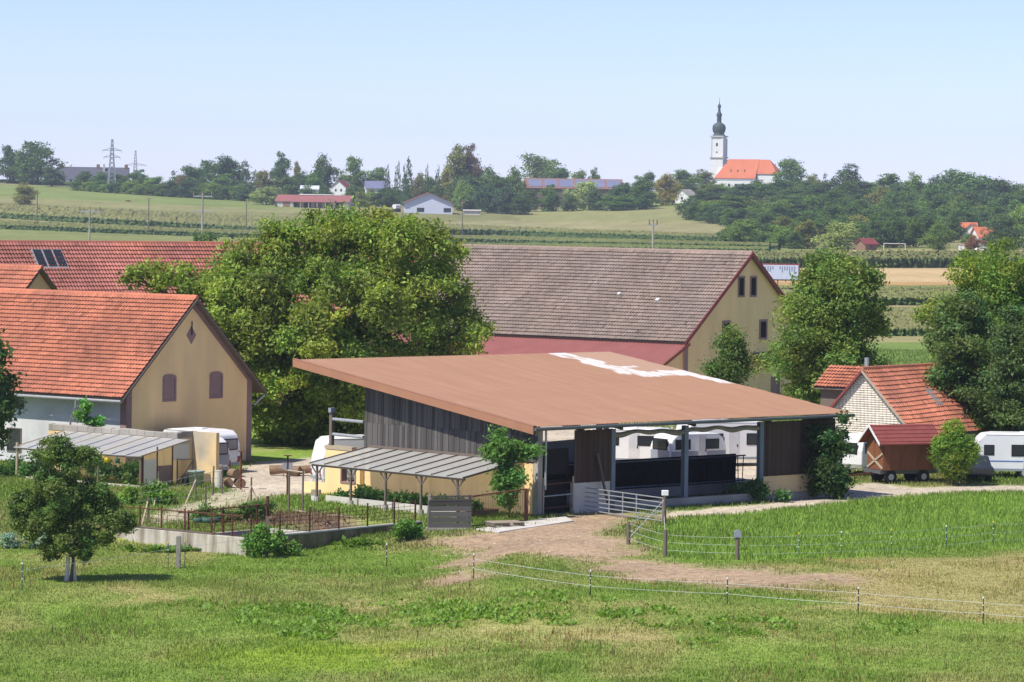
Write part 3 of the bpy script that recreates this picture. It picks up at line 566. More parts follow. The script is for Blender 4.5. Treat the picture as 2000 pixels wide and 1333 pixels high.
for (y, u_) in ((4.7, .42), (8.6, .47)):
    p = Vector((xe + (xr - xe) * u_, y, ze + (zr - ze) * u_ + .12)); MB().slab(p, p + Vector((.22, 0, .168)), p + Vector((.22, .3, .168)), p + Vector((0, .3, 0)), -.05).build('glass_tile', 'banner', bn)
lt = MB(); N = 170
def corrug(mb, A, B, C, D, n_, amp):          # A-B low edge, D-C high edge, waves along A-B
    A, B, C, D = map(Vector, (A, B, C, D)); nn = (B - A).cross(D - A).normalized(); nn = nn if nn.z > 0 else -nn
    lo = [A.lerp(B, i / n_) + nn * (amp * math.cos(i * math.pi / 1.0) if True else 0) for i in range(n_ + 1)]; hi = [D.lerp(C, i / n_) + nn * (amp * math.cos(i * math.pi)) for i in range(n_ + 1)]
    return mb.add(lo + hi, [(i, i + 1, n_ + 2 + i, n_ + 1 + i) for i in range(n_)])
corrug(lt, (-3.7, -.5, 4.02), (-3.7, L, 4.02), (.15, L, 5.75), (.15, -.5, 5.75), int(L / .16), .05); lt.build('lean_to_roof', 'sheet_red', bn)
MB().prism([(-3.7, -.5, 4.0), (.1, -.5, 5.72), (.1, -.5, 5.5), (-3.7, -.5, 3.78)], (0, -.06, 0)).build('barge_board', 'maroon', bn)
MB().box(-3.3, -3.1, 0, L, -.3, 3.95).build('lean_to_wall', 'plaster_y', bn)
MB().prism([(-3.3, .1, -.3), (0, .1, -.3), (0, .1, 5.4), (-3.3, .1, 3.95)], (0, .2, 0)).build('lean_to_wall', 'plaster_y', bn)
MB().tube((-3.8, -.5, 3.85), (-3.8, L, 3.85), .08).build('gutter', 'zinc', bn)
MB().box(-.15, .1, L + .3, L + .6, -.2, 10.2).build('white_pipe_post', 'white', bn)

# ---- long red barn behind the farmhouse and its cross wing
_r = P(870, 479, 290); _n = Vector((.545, -.839, 0))
lr = thing('long_barn', 'long barn with weathered red tiled roof and skylight behind the farmhouse', 'barn', (_r.x + _n.x * 8, _r.y + _n.y * 8, 0), 123)
L2 = 50; lz = _r.z - .14
gable_house(lr, 16, L2, 4.2, lz, .3, .3, 'plaster_y', None)
def lpatch(a, b): return 1 + .07 * np.sin(a * 23) + .16 * ((a > .55) & (a < .64) & (b > .55)) + .1 * (vnoise(a * 30, b * 5, 1, 8) - .5)
lx = tiled_gable(lr, 16, L2, 4.2, lz, .3, .4, 'tile_red', .26, .42, seed=21, patch=lpatch, back=False, sag=.07)
def on_roof(t_, f, up=0): x0, z0, zr_ = lx[0], lx[1], lx[2]; return Vector((x0 + (8 - x0) * f - up * .7, t_, z0 + (zr_ - z0) * f + up * .7))
SKY0, SKY1 = 34.6, 37.2
sk = MB().slab(on_roof(SKY0, .76, .16), on_roof(SKY0, .93, .16), on_roof(SKY1, .93, .16), on_roof(SKY1, .76, .16), .1).build('skylight', 'zinc', lr)
for i in range(3):
    a0 = SKY0 + .1 + i * .83; MB().slab(on_roof(a0, .775, .2), on_roof(a0, .92, .2), on_roof(a0 + .68, .92, .2), on_roof(a0 + .68, .775, .2), .03).build('pane', 'glass', sk)
cw_ = thing('cross_wing', 'small red tiled cross wing with shaded gable behind the farmhouse', 'house', (P(30, 560, 226).x, 226, 0), 52)
_p = P(72, 523, 229.5); hz = _p.z
cw_.location = (_p.x - .616 * 2.6, 229.5 - .788 * 2.6, 0)
gable_house(cw_, 5.2, 8, hz - 2.7, hz - .14, .3, .3, 'plaster_y', None); tiled_gable(cw_, 5.2, 8, hz - 2.7, hz - .14, .5, .35, 'tile_orange', .26, .36, seed=31, back=False)

# ---- small brick house at the right with a patched red roof
sh = thing('brick_cottage', 'small cottage with white painted brick gable and sagging red tiled roof', 'house', (23.87, 212, 0), 142)
W, L, ez, rz, xr = 6.6, 11, 2.55, 5.95, 3.4
# local x runs along the gable (away to the left), the house runs to local -y (away to the right)
MB().prism([(0, 0, -.3), (W, 0, -.3), (W, 0, ez), (xr, 0, rz), (0, 0, ez)], (0, -L, 0)).build('wall', 'plaster_w', sh)
M['brick_w'] = mat('painted_brick', (.70, .64, .52), .85, .14, 3, tint=True)
bv, bf, bt = [], [], []; g = np.random.default_rng(3)
for j in range(int((rz + .2) / .135)):
    z = -.1 + j * .135; lo = 0 if z < ez else (z + .135 - ez) / (rz - ez) * xr; hi = W if z < ez else W - (z + .135 - ez) / (rz - ez) * (W - xr)
    x = lo - (j % 2) * .13
    while x < hi:
        a, b_ = max(x, lo), min(x + .254, hi)
        if b_ - a > .05:
            k = len(bv); y = .005 + g.normal(0, .0012); bv += [(a, 0, z), (b_, 0, z), (b_, 0, z + .127), (a, 0, z + .127), (a, y, z), (b_, y, z), (b_, y, z + .127), (a, y, z + .127)]
            bf += [(k + 4, k + 5, k + 6, k + 7), (k, k + 1, k + 5, k + 4), (k + 1, k + 2, k + 6, k + 5), (k + 2, k + 3, k + 7, k + 6), (k + 3, k, k + 4, k + 7)]; bt += [[1 + g.normal(0, .055)] * 3] * 8
        x += .262
tag(link('gable_brick', npmesh('gable_brick', bv, bf, np.array(bt)), M['brick_w'], sh), kind='stuff')
sl = (rz - ez) / xr
d1 = roof_deck(sh, -.4, ez - .4 * sl + .1, xr, rz + .1, .3, -L - .3, .1, 'wood_old')
def spatch(a, b): return .92 + .35 * (vnoise(a * 9, b * 3, 1, 4) - .5) + .12 * (a < .4)
tiles('roof_tile', d1, (-.42, .3, ez - .4 * sl + .12), (0, -1, 0), (xr + .4, 0, rz - ez + .4 * sl), L + .6, math.hypot(xr + .4, rz - ez + .4 * sl), .25, .34, 'tile_orange', .07, seed=41, patch=spatch, sag=.1)
d2 = roof_deck(sh, W + .4, ez - .4 * (rz - ez) / (W - xr) + .1, xr, rz + .1, .3, -L - .3, .1, 'wood_old')
rm = MB()
for i in range(29): rm.tube((xr, .3 - i * .4, rz + .14), (xr, -.14 - i * .4, rz + .17), .14, .12, 8)
o = rm.build('ridge_tile', 'tile_orange', sh); a = o.data.attributes.new('tint', 'FLOAT_COLOR', 'POINT'); a.data.foreach_set('color', np.ones(4 * len(o.data.vertices), np.float32))
for xa, za in ((-.4, ez - .4 * sl), (W + .4, ez - .4 * (rz - ez) / (W - xr))):
    MB().prism([(xa, .3, za + .12), (xr, .3, rz + .12), (xr, .3, rz - .06), (xa, .3, za - .06)], (0, .05, 0)).build('barge_board', 'wood_pale' if xa < 0 else 'maroon', sh)
_c = Vector((xr - 2.35, -4.4, rz - 2.35 * sl + .22)); MB().slab(_c, _c + Vector((.95, 0, .95 * sl)), _c + Vector((.95, -.75, .95 * sl)), _c + Vector((0, -.75, 0)), .12).build('roof_window', 'zinc', sh)
_c += Vector((.06, -.07, .09)); MB().slab(_c, _c + Vector((.8, 0, .8 * sl)), _c + Vector((.8, -.6, .8 * sl)), _c + Vector((0, -.6, 0)), .02).build('pane', 'glass', sh)
MB().tube((xr + .6, -1.2, rz - 1), (xr + .6, -1.2, rz + .75), .14).build('chimney_pipe', 'zinc', sh)
# its annexe at the left
ax = thing('roofed_annexe', 'little annexe with orange tiled roof at the left of the white brick gable', 'shed', (P(1615, 760, 221).x, 221, 0), 52)
_a = P(1608, 757, 220); _b = P(1635, 722, 222)
MB().box(0.2, 3.2, .1, 2.6, -.2, _a.z - .1).build('wall', 'wood_old', ax)
dk = roof_deck(ax, -.2, _a.z, 1.7, _a.z + 1.25, -.3, 2.9, .1, 'wood_old'); ax.location = (_a.x + .2 + 1.6, 219 - .4, 0)
tiles('roof_tile', dk, (-.22, -.3, _a.z + .02), (0, 1, 0), (1.9, 0, 1.25), 3.2, 2.27, .25, .33, 'tile_orange', seed=44)
roof_deck(ax, 3.6, _a.z, 1.7, _a.z + 1.25, -.3, 2.9, .1, 'wood_old')

# ---- the cattle shed
SX, SY, SA = 1.5, 179.83, 43
st = thing('cattle_shed', 'open cattle shed with broad brown corrugated mono pitch roof', 'shed', (SX, SY, 0), SA)
def rzs(y): return 4.52 + 2.59 * (y + .8) / 18.85          # roof top
x0, x1, y0, y1 = -1.09, 22.75, -.8, 18.05
m = bpy.data.materials.new('brown_sheet'); m.use_nodes = True; n = m.node_tree.nodes; l = m.node_tree.links; b = n['Principled BSDF']
tc = n.new('ShaderNodeTexCoord'); sx = n.new('ShaderNodeSeparateXYZ'); l.new(tc.outputs['Object'], sx.inputs[0])
no = n.new('ShaderNodeTexNoise'); no.inputs['Scale'].default_value = .35; no.inputs['Detail'].default_value = 8; mp = n.new('ShaderNodeMapping'); mp.inputs['Scale'].default_value = (6, .7, 1); l.new(tc.outputs['Object'], mp.inputs[0]); l.new(mp.outputs[0], no.inputs[0])
c1 = n.new('ShaderNodeMix'); c1.data_type = 'RGBA'; c1.inputs[6].default_value = (.29, .158, .095, 1); c1.inputs[7].default_value = (.42, .242, .15, 1); l.new(no.outputs[0], c1.inputs[0])
a_ = n.new('ShaderNodeAttribute'); a_.attribute_name = 'tint'; c2 = n.new('ShaderNodeMix'); c2.data_type = 'RGBA'; c2.inputs[7].default_value = (.66, .65, .63, 1)
nb = n.new('ShaderNodeTexNoise'); nb.inputs['Scale'].default_value = .9; nb.inputs['Detail'].default_value = 9; mb_ = n.new('ShaderNodeMapping'); mb_.inputs['Scale'].default_value = (5, .9, 1); l.new(tc.outputs['Object'], mb_.inputs[0]); l.new(mb_.outputs[0], nb.inputs[0])
ad = n.new('ShaderNodeMath'); ad.operation = 'ADD'; sp = n.new('ShaderNodeSeparateColor'); l.new(a_.outputs['Color'], sp.inputs[0]); l.new(sp.outputs[0], ad.inputs[0]); sb = n.new('ShaderNodeMath'); sb.operation = 'MULTIPLY_ADD'; sb.inputs[1].default_value = 1.6; sb.inputs[2].default_value = -.8; l.new(nb.outputs[0], sb.inputs[0]); l.new(sb.outputs[0], ad.inputs[1])
mr = n.new('ShaderNodeMapRange'); mr.inputs[1].default_value = .30; mr.inputs[2].default_value = .74; l.new(ad.outputs[0], mr.inputs[0]); l.new(mr.outputs[0], c2.inputs[0]); l.new(c1.outputs[2], c2.inputs[6])
c3 = n.new('ShaderNodeMix'); c3.data_type = 'RGBA'; c3.inputs[7].default_value = (.43, .30, .22, 1); l.new(c2.outputs[2], c3.inputs[6]); l.new(sp.outputs[1], c3.inputs[0])
l.new(c3.outputs[2], b.inputs['Base Color']); b.inputs['Roughness'].default_value = .5; b.inputs['Specular IOR Level'].default_value = .3; M['brown_sheet'] = m
nw = 540; ny = 72; xs_ = np.linspace(x0, x1, nw); ys_ = np.linspace(y0, y1, ny); XG, YG = np.meshgrid(xs_, ys_, indexing='ij')
ZG = rzs(YG) + .028 * np.cos((XG - x0) * 2 * math.pi / .177) + .03 * (((y1 - YG) / 3.15) % 1)
rx = (XG - x0) / (x1 - x0); ry = (YG - y0) / (y1 - y0)
bx = lambda v, a, b, e: sstep((v - a) / e + .5) * sstep((b - v) / e + .5)
wob = (fbm(XG, YG, 1.3, 31) - .5) * .03
wh = np.clip(bx(rx + wob, .775 + .008 * (np.floor(ry * 13) % 2), .85 + .012 * (np.floor(ry * 11) % 2), .03) * (ry > .64) + bx(ry + wob, .60, .685, .03) * (rx > .80) + bx(ry + wob, .74, .775, .02) * (rx > .82) * (rx < .90) + bx(rx + wob, .957, 1.1, .015) * bx(ry, .46, .66, .05), 0, 1) * .66
old = sstep((rx - .835) / .015) * sstep((ry - .665) / .02) * (wh < .3)
ii = np.arange(nw * ny).reshape(nw, ny); Fc = np.stack([ii[:-1, :-1], ii[1:, :-1], ii[1:, 1:], ii[:-1, 1:]], -1).reshape(-1, 4)
o = link('roof_sheet', npmesh('roof_sheet', np.stack([XG, YG, ZG], -1).reshape(-1, 3), Fc, np.stack([wh, old * .55, 0 * wh], -1).reshape(-1, 3)), M['brown_sheet'], st); tag(o, 'brown corrugated roof sheet with bleached white patches')
for p in o.data.polygons: p.use_smooth = True
M['fascia'] = mat('brown_fascia', (.37, .18, .105), .5, .06, 1)
MB().prism([(x0, y0, rzs(y0) + .05), (x0, y1, rzs(y1) + .05), (x0, y1, rzs(y1) - .36), (x0, y0, rzs(y0) - .36)], (-.05, 0, 0)).build('verge_board', 'fascia', st)
MB().prism([(x0 - .06, y0, rzs(y0) + .08), (x0 - .06, y1, rzs(y1) + .08), (x0 + .14, y1, rzs(y1) + .08), (x0 + .14, y0, rzs(y0) + .08)], (0, 0, -.025)).build('verge_trim', 'fascia', st)
MB().tube((x0, y0 - .08, rzs(y0) - .1), (x1, y0 - .08, rzs(y0) - .1), .09, .09, 10).build('gutter', 'gutter_dark', st)
MB().box(.25, 5.0, 13.1, 13.2, -.2, 6.2).build('boarded_wall', 'board_brown', st)
for i, x in enumerate((-.9, 2.5, 5.25, 10.6, 16.35, 21.2)):      # rafters under the sheet
    MB().prism([(x - .08, y0 + .15, rzs(y0) - .08), (x + .08, y0 + .15, rzs(y0) - .08), (x + .08, y0 + .15, rzs(y0) - .34), (x - .08, y0 + .15, rzs(y0) - .34)], (0, y1 - y0 - .3, rzs(y1 - .15) - rzs(y0 + .15))).build('rafter', 'board_brown', st)
for y in np.arange(.4, 18, 2.2): MB().box(x0 + .05, x1 - .1, y - .06, y + .06, rzs(y) - .2, rzs(y) - .06).build('purlin', 'board_brown', st)
# side wall: two tiers of weathered boards on a yellow wall
nb_ = 62; bw = 13.3 / nb_
for i in range(nb_):
    y = (i + .5) * bw; top = rzs(y) - .12; pr_ = .018 * (i % 2)
    z1 = 3.95 + R.uniform(-.015, .015)
    if top > 4.0: piece('board', 'board_grey', st, (-.045 - pr_, y, (z1 + .03 + top) / 2), (.025, bw * .97, top - z1 - .03))
    z0b = 2.66 + R.uniform(-.02, .02); zt_ = min(3.98, top); piece('board', 'board_grey', st, (-.075 - pr_, y, (z0b + zt_) / 2), (.025, bw * .95, zt_ - z0b))
MB().prism([(0, 0, 2.5), (0, 13.3, 2.5), (0, 13.3, rzs(13.3) - .15), (0, 0, rzs(0) - .15)], (.03, 0, 0)).build('wall_lining', 'board_brown', st)
MB().box(-.03, .22, .35, 13.3, -.6, 2.62).build('yellow_wall', 'plaster_y', st)
MB().box(0, .3, 13.0, 13.3, -.4, rzs(13.2) - .15).build('corner_post', 'wood_old', st)
MB().box(-.06, .25, -.05, .3, -.3, rzs(0) - .25).build('corner_post', 'concrete', st)
MB().tube((.36, -.16, 1.3), (.36, -.16, 4.3), .055).build('downpipe', 'zinc', st)
# front: boarded bay, white plinth, posts, boarded right end
def boards_front(xa, xb, z0, z1, nb, m_, y=0):
    w_ = (xb - xa) / nb
    for i in range(nb): piece('board', m_, st, (xa + (i + .5) * w_, y - .012 * (i % 2), (z0 + z1) / 2), (w_ * .96, .03, z1 - z0 + R.uniform(-.02, .02)))
boards_front(2.5, 5.15, 1.55, 4.2, 14, 'board_brown'); boards_front(16.5, 22.2, 1.3, 4.2, 28, 'board_brown')
MB().box(2.5, 5.15, .02, .25, -.2, 1.53).build('white_plinth', 'concrete_l', st); MB().box(16.5, 22.3, .02, .25, -.2, 1.28).build('yellow_plinth', 'plaster_y', st)
MB().box(16.5, 22.5, -.25, .0, -.2, .35).build('concrete_kerb', 'concrete', st); MB().box(5.2, 16.4, -.25, .1, -.2, .45).build('concrete_kerb', 'concrete', st)
MB().box(22.2, 22.4, 0.3, 2.4, -.2, 4.3).build('end_wall', 'board_brown', st)
for x, m_ in ((5.25, 'steel_blue'), (10.6, 'steel_blue'), (16.35, 'steel_blue')):
    q = MB(); q.box(x - .14, x + .14, -.06, -.02, 0, 4.2); q.box(x - .14, x + .14, .16, .2, 0, 4.2); q.box(x - .03, x + .03, -.02, .16, 0, 4.2); q.build('steel_post', m_, st)
for x in (2.4, 8.9, 13.6): MB().box(x - .13, x + .13, 9.4, 9.66, 0, rzs(9.4) - .2).build('steel_post', 'steel_blue', st)
for x in (7, 14, 21): MB().box(x - .12, x + .12, 16.4, 16.64, 0, rzs(16.4) - .2).build('steel_post', 'steel_blue', st)
tp = MB()
for i in range(60):
    xa = 5.4 + i * .18; s = .09 + .05 * math.sin(i * .55) + .05 * math.sin(i * .23 + 2); tp.tube((xa, .1, 4.02 - s), (xa + .19, .1, 4.02 - (.09 + .05 * math.sin((i + 1) * .55) + .05 * math.sin((i + 1) * .23 + 2))), .1 + s * .3, .1 + s * .3, 8)
tp.build('rolled_tarpaulin', 'tarp', st, smooth=True)
q = MB(); q.box(.45, 2.4, .3, .36, 2.0, 3.3); q.build('bay_shade_sheet', 'black', st)  # black sheet stands in for the shade of the open bay
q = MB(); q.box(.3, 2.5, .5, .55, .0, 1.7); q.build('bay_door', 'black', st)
for z in (.35, .95, 1.55): MB().tube((.35, -.02, z), (2.45, -.02, z + .05), .035).build('bay_rail', 'galv' if z == .95 else 'rust', st)
for x in (.35, 2.42): MB().box(x - .04, x + .04, -.06, 0, 0, 1.9).build('bay_rail_post', 'wood_pale', st)
MB().bar((4.0, -.12, 3.0), (4.65, -.3, .4), .2, .06).build('leaning_plank', 'wood_old', st)
# inside: feed fence, concrete walls, hopper, back boards
ff = thing('feed_fence', 'dark steel feed fence with upright bars inside the cattle shed', 'feed fence', (SX, SY, 0), SA)
for z in (.7, 2.05): MB().tube((5.4, 4.2, z), (19.6, 4.2, z), .04).build('rail', 'steel_blue', ff)
for i in range(48): 
    xa = 5.5 + i * .295; MB().tube((xa, 4.2, .55), (xa + (.09 if i % 2 else -.09), 4.2, 2.05), .03, .03, 6).build('bar', 'black', ff)
MB().box(5.4, 19.6, 4.05, 4.4, -.1, .6).build('concrete_curb', 'concrete', ff)
MB().box(.3, 22.0, .4, 17.2, -.1, .03).build('floor', 'shaded_floor', st)
MB().box(5.4, 19.6, 4.9, 4.96, .2, 2.1).build('shade_backing', 'black', ff)  # added black sheet: paints the dark depth of the shed behind the bars
hp = thing('feed_trough', 'grey sheet metal hopper behind the feed fence', 'hopper', (SX, SY, 0), SA)
MB().prism([(6, 9.2, 1.5), (12.4, 9.2, 1.5), (12.4, 9.2, 2.95), (6, 9.2, 2.75)], (0, .08, 0)).build('hopper_side', 'grey_gel', hp); MB().box(6, 12.4, 9.3, 10.6, .6, 1.5).build('hopper_bin', 'black', hp)
for x in (6.2, 12.2): MB().box(x - .06, x + .06, 9.25, 9.4, 0, 1.5).build('leg', 'rust', hp)
tr_ = MB(); corrug(tr_, (4.9, 16.9, 4.3), (7.8, 16.9, 4.3), (7.8, 17.2, 4.9), (4.9, 17.2, 4.9), 20, .02)

# ---- glazed lean-to against the shed side
gl = thing('glazed_lean_to', 'lean to of grey translucent panes and timber rafters beside the boarded shed', 'lean-to', (SX, SY, 0), SA)
ya, yb_, n_p = 1.05, 12.9, 10; XA, ZA, XB, ZB = -.12, 2.68, -4.15, 1.98
for i in range(n_p):
    a = ya + (yb_ - ya) * i / n_p; c_ = ya + (yb_ - ya) * (i + 1) / n_p
    MB().slab((XA, a + .02, ZA), (XB - .05, a + .02, ZB), (XB - .05, c_ - .02, ZB), (XA, c_ - .02, ZA), .012).build('pane', 'film', gl)
for i in range(n_p + 1):
    a = ya + (yb_ - ya) * i / n_p; MB().bar((XA, a, ZA + .02), (XB, a, ZB + .02), .05, .1).build('rafter', 'wood_old', gl)
MB().bar((XB + .15, ya, ZB - .07), (XB + .15, yb_, ZB - .07), .08, .1).build('eaves_beam', 'wood_old', gl); MB().bar((XA - .02, ya, ZA + .08), (XA - .02, yb_, ZA + .08), .06, .12).build('wall_beam', 'wood_old', gl)
for i in range(5):
    y = 1.6 + i * 2.72; xq = XB + .15; wp = Vector((SX, SY, 0)) + Matrix.Rotation(math.radians(SA), 3, 'Z') @ Vector((xq, y, 0)); z = gz(wp.x, wp.y)
    MB().box(xq - .05, xq + .05, y - .05, y + .05, z + .25, ZB - .1).build('post', 'wood_old', gl)
    MB().lathe([(.17, z - .1), (.15, z + .28)], (xq, y, 0), 10).build('footing', 'concrete', gl)
    for s in (-1, 1): MB().bar((xq, y, ZB - .55), (xq, y + s * .42, ZB - .12), .05, .06).build('brace', 'wood_old', gl)
bedz = gz(*(Vector((SX, SY, 0)) + Matrix.Rotation(math.radians(SA), 3, 'Z') @ Vector((-4.3, 6, 0)))[:2])
vb = thing('raised_bed', 'white boarded vegetable bed with leafy crop under the lean to', 'garden bed', (SX, SY, bedz), SA)
MB().box(-3.55, -3.45, 2.0, 12.3, -.1, .42).build('bed_board', 'concrete_l', vb); MB().box(-3.45, -.8, 2.0, 12.3, -.1, .3).build('bed_soil', 'log', vb)
lob = [(-2.4 + R.uniform(-.6, .6), 2.4 + i * .62, .42 + R.uniform(-.05, .15), .45, .5, .22) for i in range(16)]
me, _ = leafcloud('bed_crop', lob, 5200, .13, (.075, .15, .04), 5, per=10, spread=.15); link('bed_crop', me, 'leaf', vb)
# yellow garden wall beyond the lean-to, with an unglazed window
yw = thing('garden_wall', 'low yellow wall with open pink framed window beside the lean to', 'wall', (SX, SY, 0), SA)
q = MB(); q.box(-.32, -.02, 13.35, 13.7, -.5, 2.4); q.box(-.32, -.02, 13.7, 14.85, -.5, .75); q.box(-.32, -.02, 13.7, 14.85, 1.95, 2.4); q.box(-.32, -.02, 14.85, 16.2, -.5, 2.4); q.box(-.32, -.02, 16.2, 18.0, -.5, .55); q.build('wall_masonry', 'plaster_y', yw)
for a in ((13.66, 13.76, .7, 2.0), (14.8, 14.9, .7, 2.0), (13.66, 14.9, .68, .78)): MB().box(-.36, .02, a[0], a[1], a[2], a[3]).build('window_frame', 'mauve', yw)
q = MB(); q.box(-.35, .0, 14.0, 16.25, 2.42, 2.62); q.build('lintel_board', 'wood_pale', yw)
for z in (3.2, 4.0): MB().tube((-.15, 13.3, z), (-.15, 16.0, z + .02), .085, .085, 10).build('round_rail', 'galv', yw)
MB().box(-.25, -.05, 15.8, 16.0, 2.4, 4.35).build('rail_post', 'wood_old', yw); MB().box(-.35, -.05, 15.75, 15.98, 4.38, 4.62).build('floodlight', 'grey_gel', yw)

# ---- ruined yellow wall and film greenhouse at the left
rw = thing('ruined_wall', 'roofless yellow plastered wall with crumbling grey concrete top beside the farmhouse', 'wall', (-18.22, 197.08, 0), 52)
q = MB(); q.box(0, .3, 0, 10.0, -.5, 2.5); q.build('long_wall', 'plaster_y', rw)
q = MB(); y = 0
while y < 10:
    w_ = R.uniform(.5, 1.1); q.box(-.025, .32, y, min(10.0, y + w_), 2.48 - R.uniform(0, .06), 2.82 + R.uniform(-.05, .05)); y += w_
q.build('coping', 'concrete', rw, bevel=.03)
MB().box(.3, 1.55, .02, .28, -.5, 2.6).build('return_wall', 'peeling', rw); MB().box(.3, 1.6, 0, .3, 2.5, 2.85).build('coping', 'concrete', rw, bevel=.03)
MB().box(1.25, 1.5, -1.75, .0, -.5, 2.82).build('short_wall', 'peeling', rw)
MB().box(-.03, 0.0, 2.6, 3.9, .2, 1.75).build('boarded_opening', 'mauve', rw)
gh = thing('film_greenhouse', 'lean to greenhouse roofed with clear film panels on timber posts', 'greenhouse', (-18.22, 197.08, 0), 52)
ya, yb_, n_p = -1.0, 8.7, 9; XA, ZA, XB, ZB = -.05, 2.46, -3.9, 1.74
for i in range(n_p):
    a = ya + (yb_ - ya) * i / n_p; c_ = ya + (yb_ - ya) * (i + 1) / n_p; s = R.uniform(-.02, .02)
    MB().slab((XA, a + .02, ZA), (XB - .12, a + .02, ZB - .03 + s), (XB - .12, c_ - .02, ZB - .03 - s), (XA, c_ - .02, ZA), .01).build('film_panel', 'film2', gh)
for i in range(n_p + 1):
    a = ya + (yb_ - ya) * i / n_p; MB().bar((XA, a, ZA + .0), (XB, a, ZB), .05, .07).build('rafter', 'grey_gel' if i % 3 else 'wood_pale', gh)
MB().bar((XB + .1, ya, ZB - .08), (XB + .1, yb_, ZB - .08), .07, .09).build('eaves_beam', 'wood_old', gh)
for y in (-.9, 2.3, 4.3, 8.6):
    wp = Vector((-18.22, 197.08, 0)) + Matrix.Rotation(math.radians(52), 3, 'Z') @ Vector((XB + .1, y, 0)); z = gz(wp.x, wp.y); MB().tube((XB + .1, y, z - .2), (XB + .1, y, ZB + (.25 if y > 8 else -.1)), .075 if y in (-.9, 8.6) else .05).build('post', 'wood_old' if y < 8 else 'wood_pale', gh)
for xq in (-1.4, -2.6, -3.7): MB().box(xq - .03, xq + .03, -1.0, -.94, -.3, 2.2 if xq > -3 else 1.75).build('end_stud', 'rust', gh)
MB().box(-2.55, -1.45, -.985, -.965, .0, 1.15).build('end_panel', 'mauve', gh); MB().box(-3.65, -2.65, -.985, -.965, .1, 1.55).build('end_panel', 'film2', gh); MB().box(-1.35, -.1, -.985, -.965, 1.4, 2.25).build('end_panel', 'film2', gh)
dr = MB(); dr.bar((-1.2, -1.15, .0), (-1.2, -1.15, 1.5), .06, .06); dr.bar((-.3, -1.5, 0), (-.3, -1.5, 1.5), .06, .06); dr.bar((-1.2, -1.15, 1.45), (-.3, -1.5, 1.45), .06, .06); dr.bar((-1.2, -1.15, .1), (-.3, -1.5, 1.4), .06, .08); dr.build('door_frame', 'wood_old', gh)
MB().box(-3.7, -3.6, -.9, 8, -.4, .12).build('bed_edge', 'concrete_l', gh)
lob = [(-2.6 + R.uniform(-.8, .6), 0.4 + i * .75, .5 + R.uniform(-.1, .3), .4, .4, .6) for i in range(12)]
me, _ = leafcloud('tomato_plants', lob, 4500, .12, (.085, .14, .045), 6, per=10, spread=.16); link('tomato_plants', me, 'leaf', gh)
def can(label, col, y):
    wp = Vector((-18.22, 197.08, 0)) + Matrix.Rotation(math.radians(52), 3, 'Z') @ Vector((XB + .1, y, 0))
    t = thing('watering_can', label, 'watering can', (wp.x, wp.y, ZB - .48), R.uniform(0, 90), 'watering cans hanging from the greenhouse')
    MB().lathe([(.13, 0), (.14, .2), (.11, .26)], n=14).build('can_body', col, t, smooth=True); MB().tube((.1, 0, .05), (.34, 0, .26), .03, .02).build('spout', col, t)
    q = MB(); pp = [Vector((-.12 + .1 * math.cos(a), 0, .2 + .16 * math.sin(a))) for a in np.linspace(-1.2, 4.0, 9)]
    for a, b_ in zip(pp, pp[1:]): q.tube(a, b_, .018, n=6)
    q.build('handle', col, t)
can('yellow watering can hanging under the film greenhouse roof', 'yellow', 1.65); can('green watering can hanging under the film greenhouse roof', 'green_p', .85)

# ------------------------------------------------------------------ manure pit with rusty mesh fence
pit = thing('manure_pit', 'low concrete pit walls, pale on the left and mossy dark on the right', 'pit', (PIT_O[0], PIT_O[1], 0), 52)
TOP = .08
q = MB(); q.box(-.15, .12, -.12, PIT_LA, LOW - .3, TOP); M['stained'] = mat('stained_concrete', (.50, .46, .38), .95, .25, 2.5, .3, 18, col2=(.27, .23, .165), mixsc=1.6, mixt=.53, stretch=(1.2, 1.2, .22)); q.build('pale_wall', 'stained', pit, bevel=.02)
M['moss'] = mat('mossy_concrete', (.24, .175, .105), .95, .35, 2.5, .4, 15, col2=(.12, .115, .045), mixsc=1.4, stretch=(1.2, 1.2, .35))
q = MB(); q.box(.12, PIT_LB, -.15, .12, LOW - .3, TOP - .06); q.build('mossy_wall', 'moss', pit, bevel=.02)
MB().box(.12, PIT_LB, -.16, .125, TOP - .055, TOP - .0).build('wall_cap', 'concrete_l', pit)
MB().box(.12, 6.6, PIT_BACK, PIT_BACK + .25, LOW - .3, -.22).build('retaining_wall', 'concrete', pit); MB().box(6.35, 6.6, .12, PIT_BACK, LOW - .3, -.2).build('retaining_wall', 'concrete_l', pit)
MB().bar((.0, 2.0, TOP + .04), (.02, 8.6, TOP + .06), .3, .05).build('plank_on_wall', 'wood_old', pit)
def mesh_panel(mb, a, b, z0, z1, nh, sv, r=.012):
    a, b = Vector(a), Vector(b); L_ = (b - a).length
    for i in range(nh):
        z = z0 + (z1 - z0) * i / (nh - 1); mb.tube((a.x, a.y, a.z + z), (b.x, b.y, b.z + z), r, n=4)
    for i in range(int(L_ / sv) + 1):
        p = a.lerp(b, min(1, i * sv / L_)); mb.tube(p + Vector((0, 0, z0)), p + Vector((0, 0, z1)), r * .8, n=4)
pf = thing('mesh_fence', 'rusty steel mesh fence standing on the concrete pit walls', 'fence', (PIT_O[0], PIT_O[1], 0), 52)
for i, b_ in enumerate((.3, 2.3, 4.4, 6.5, 8.6, 10.6, 12.2)): MB().tube((b_, 0, TOP), (b_, 0, 1.12 + .06 * (i % 3)), .045, n=7).build('post', 'rust', pf)
for i, a_ in enumerate((.9, 2.2, 3.9, 5.4, 6.8, 8.0)): MB().tube((0, a_, TOP), (0, a_, 1.15 + .06 * (i % 2)), .045, n=7).build('post', 'rust', pf)
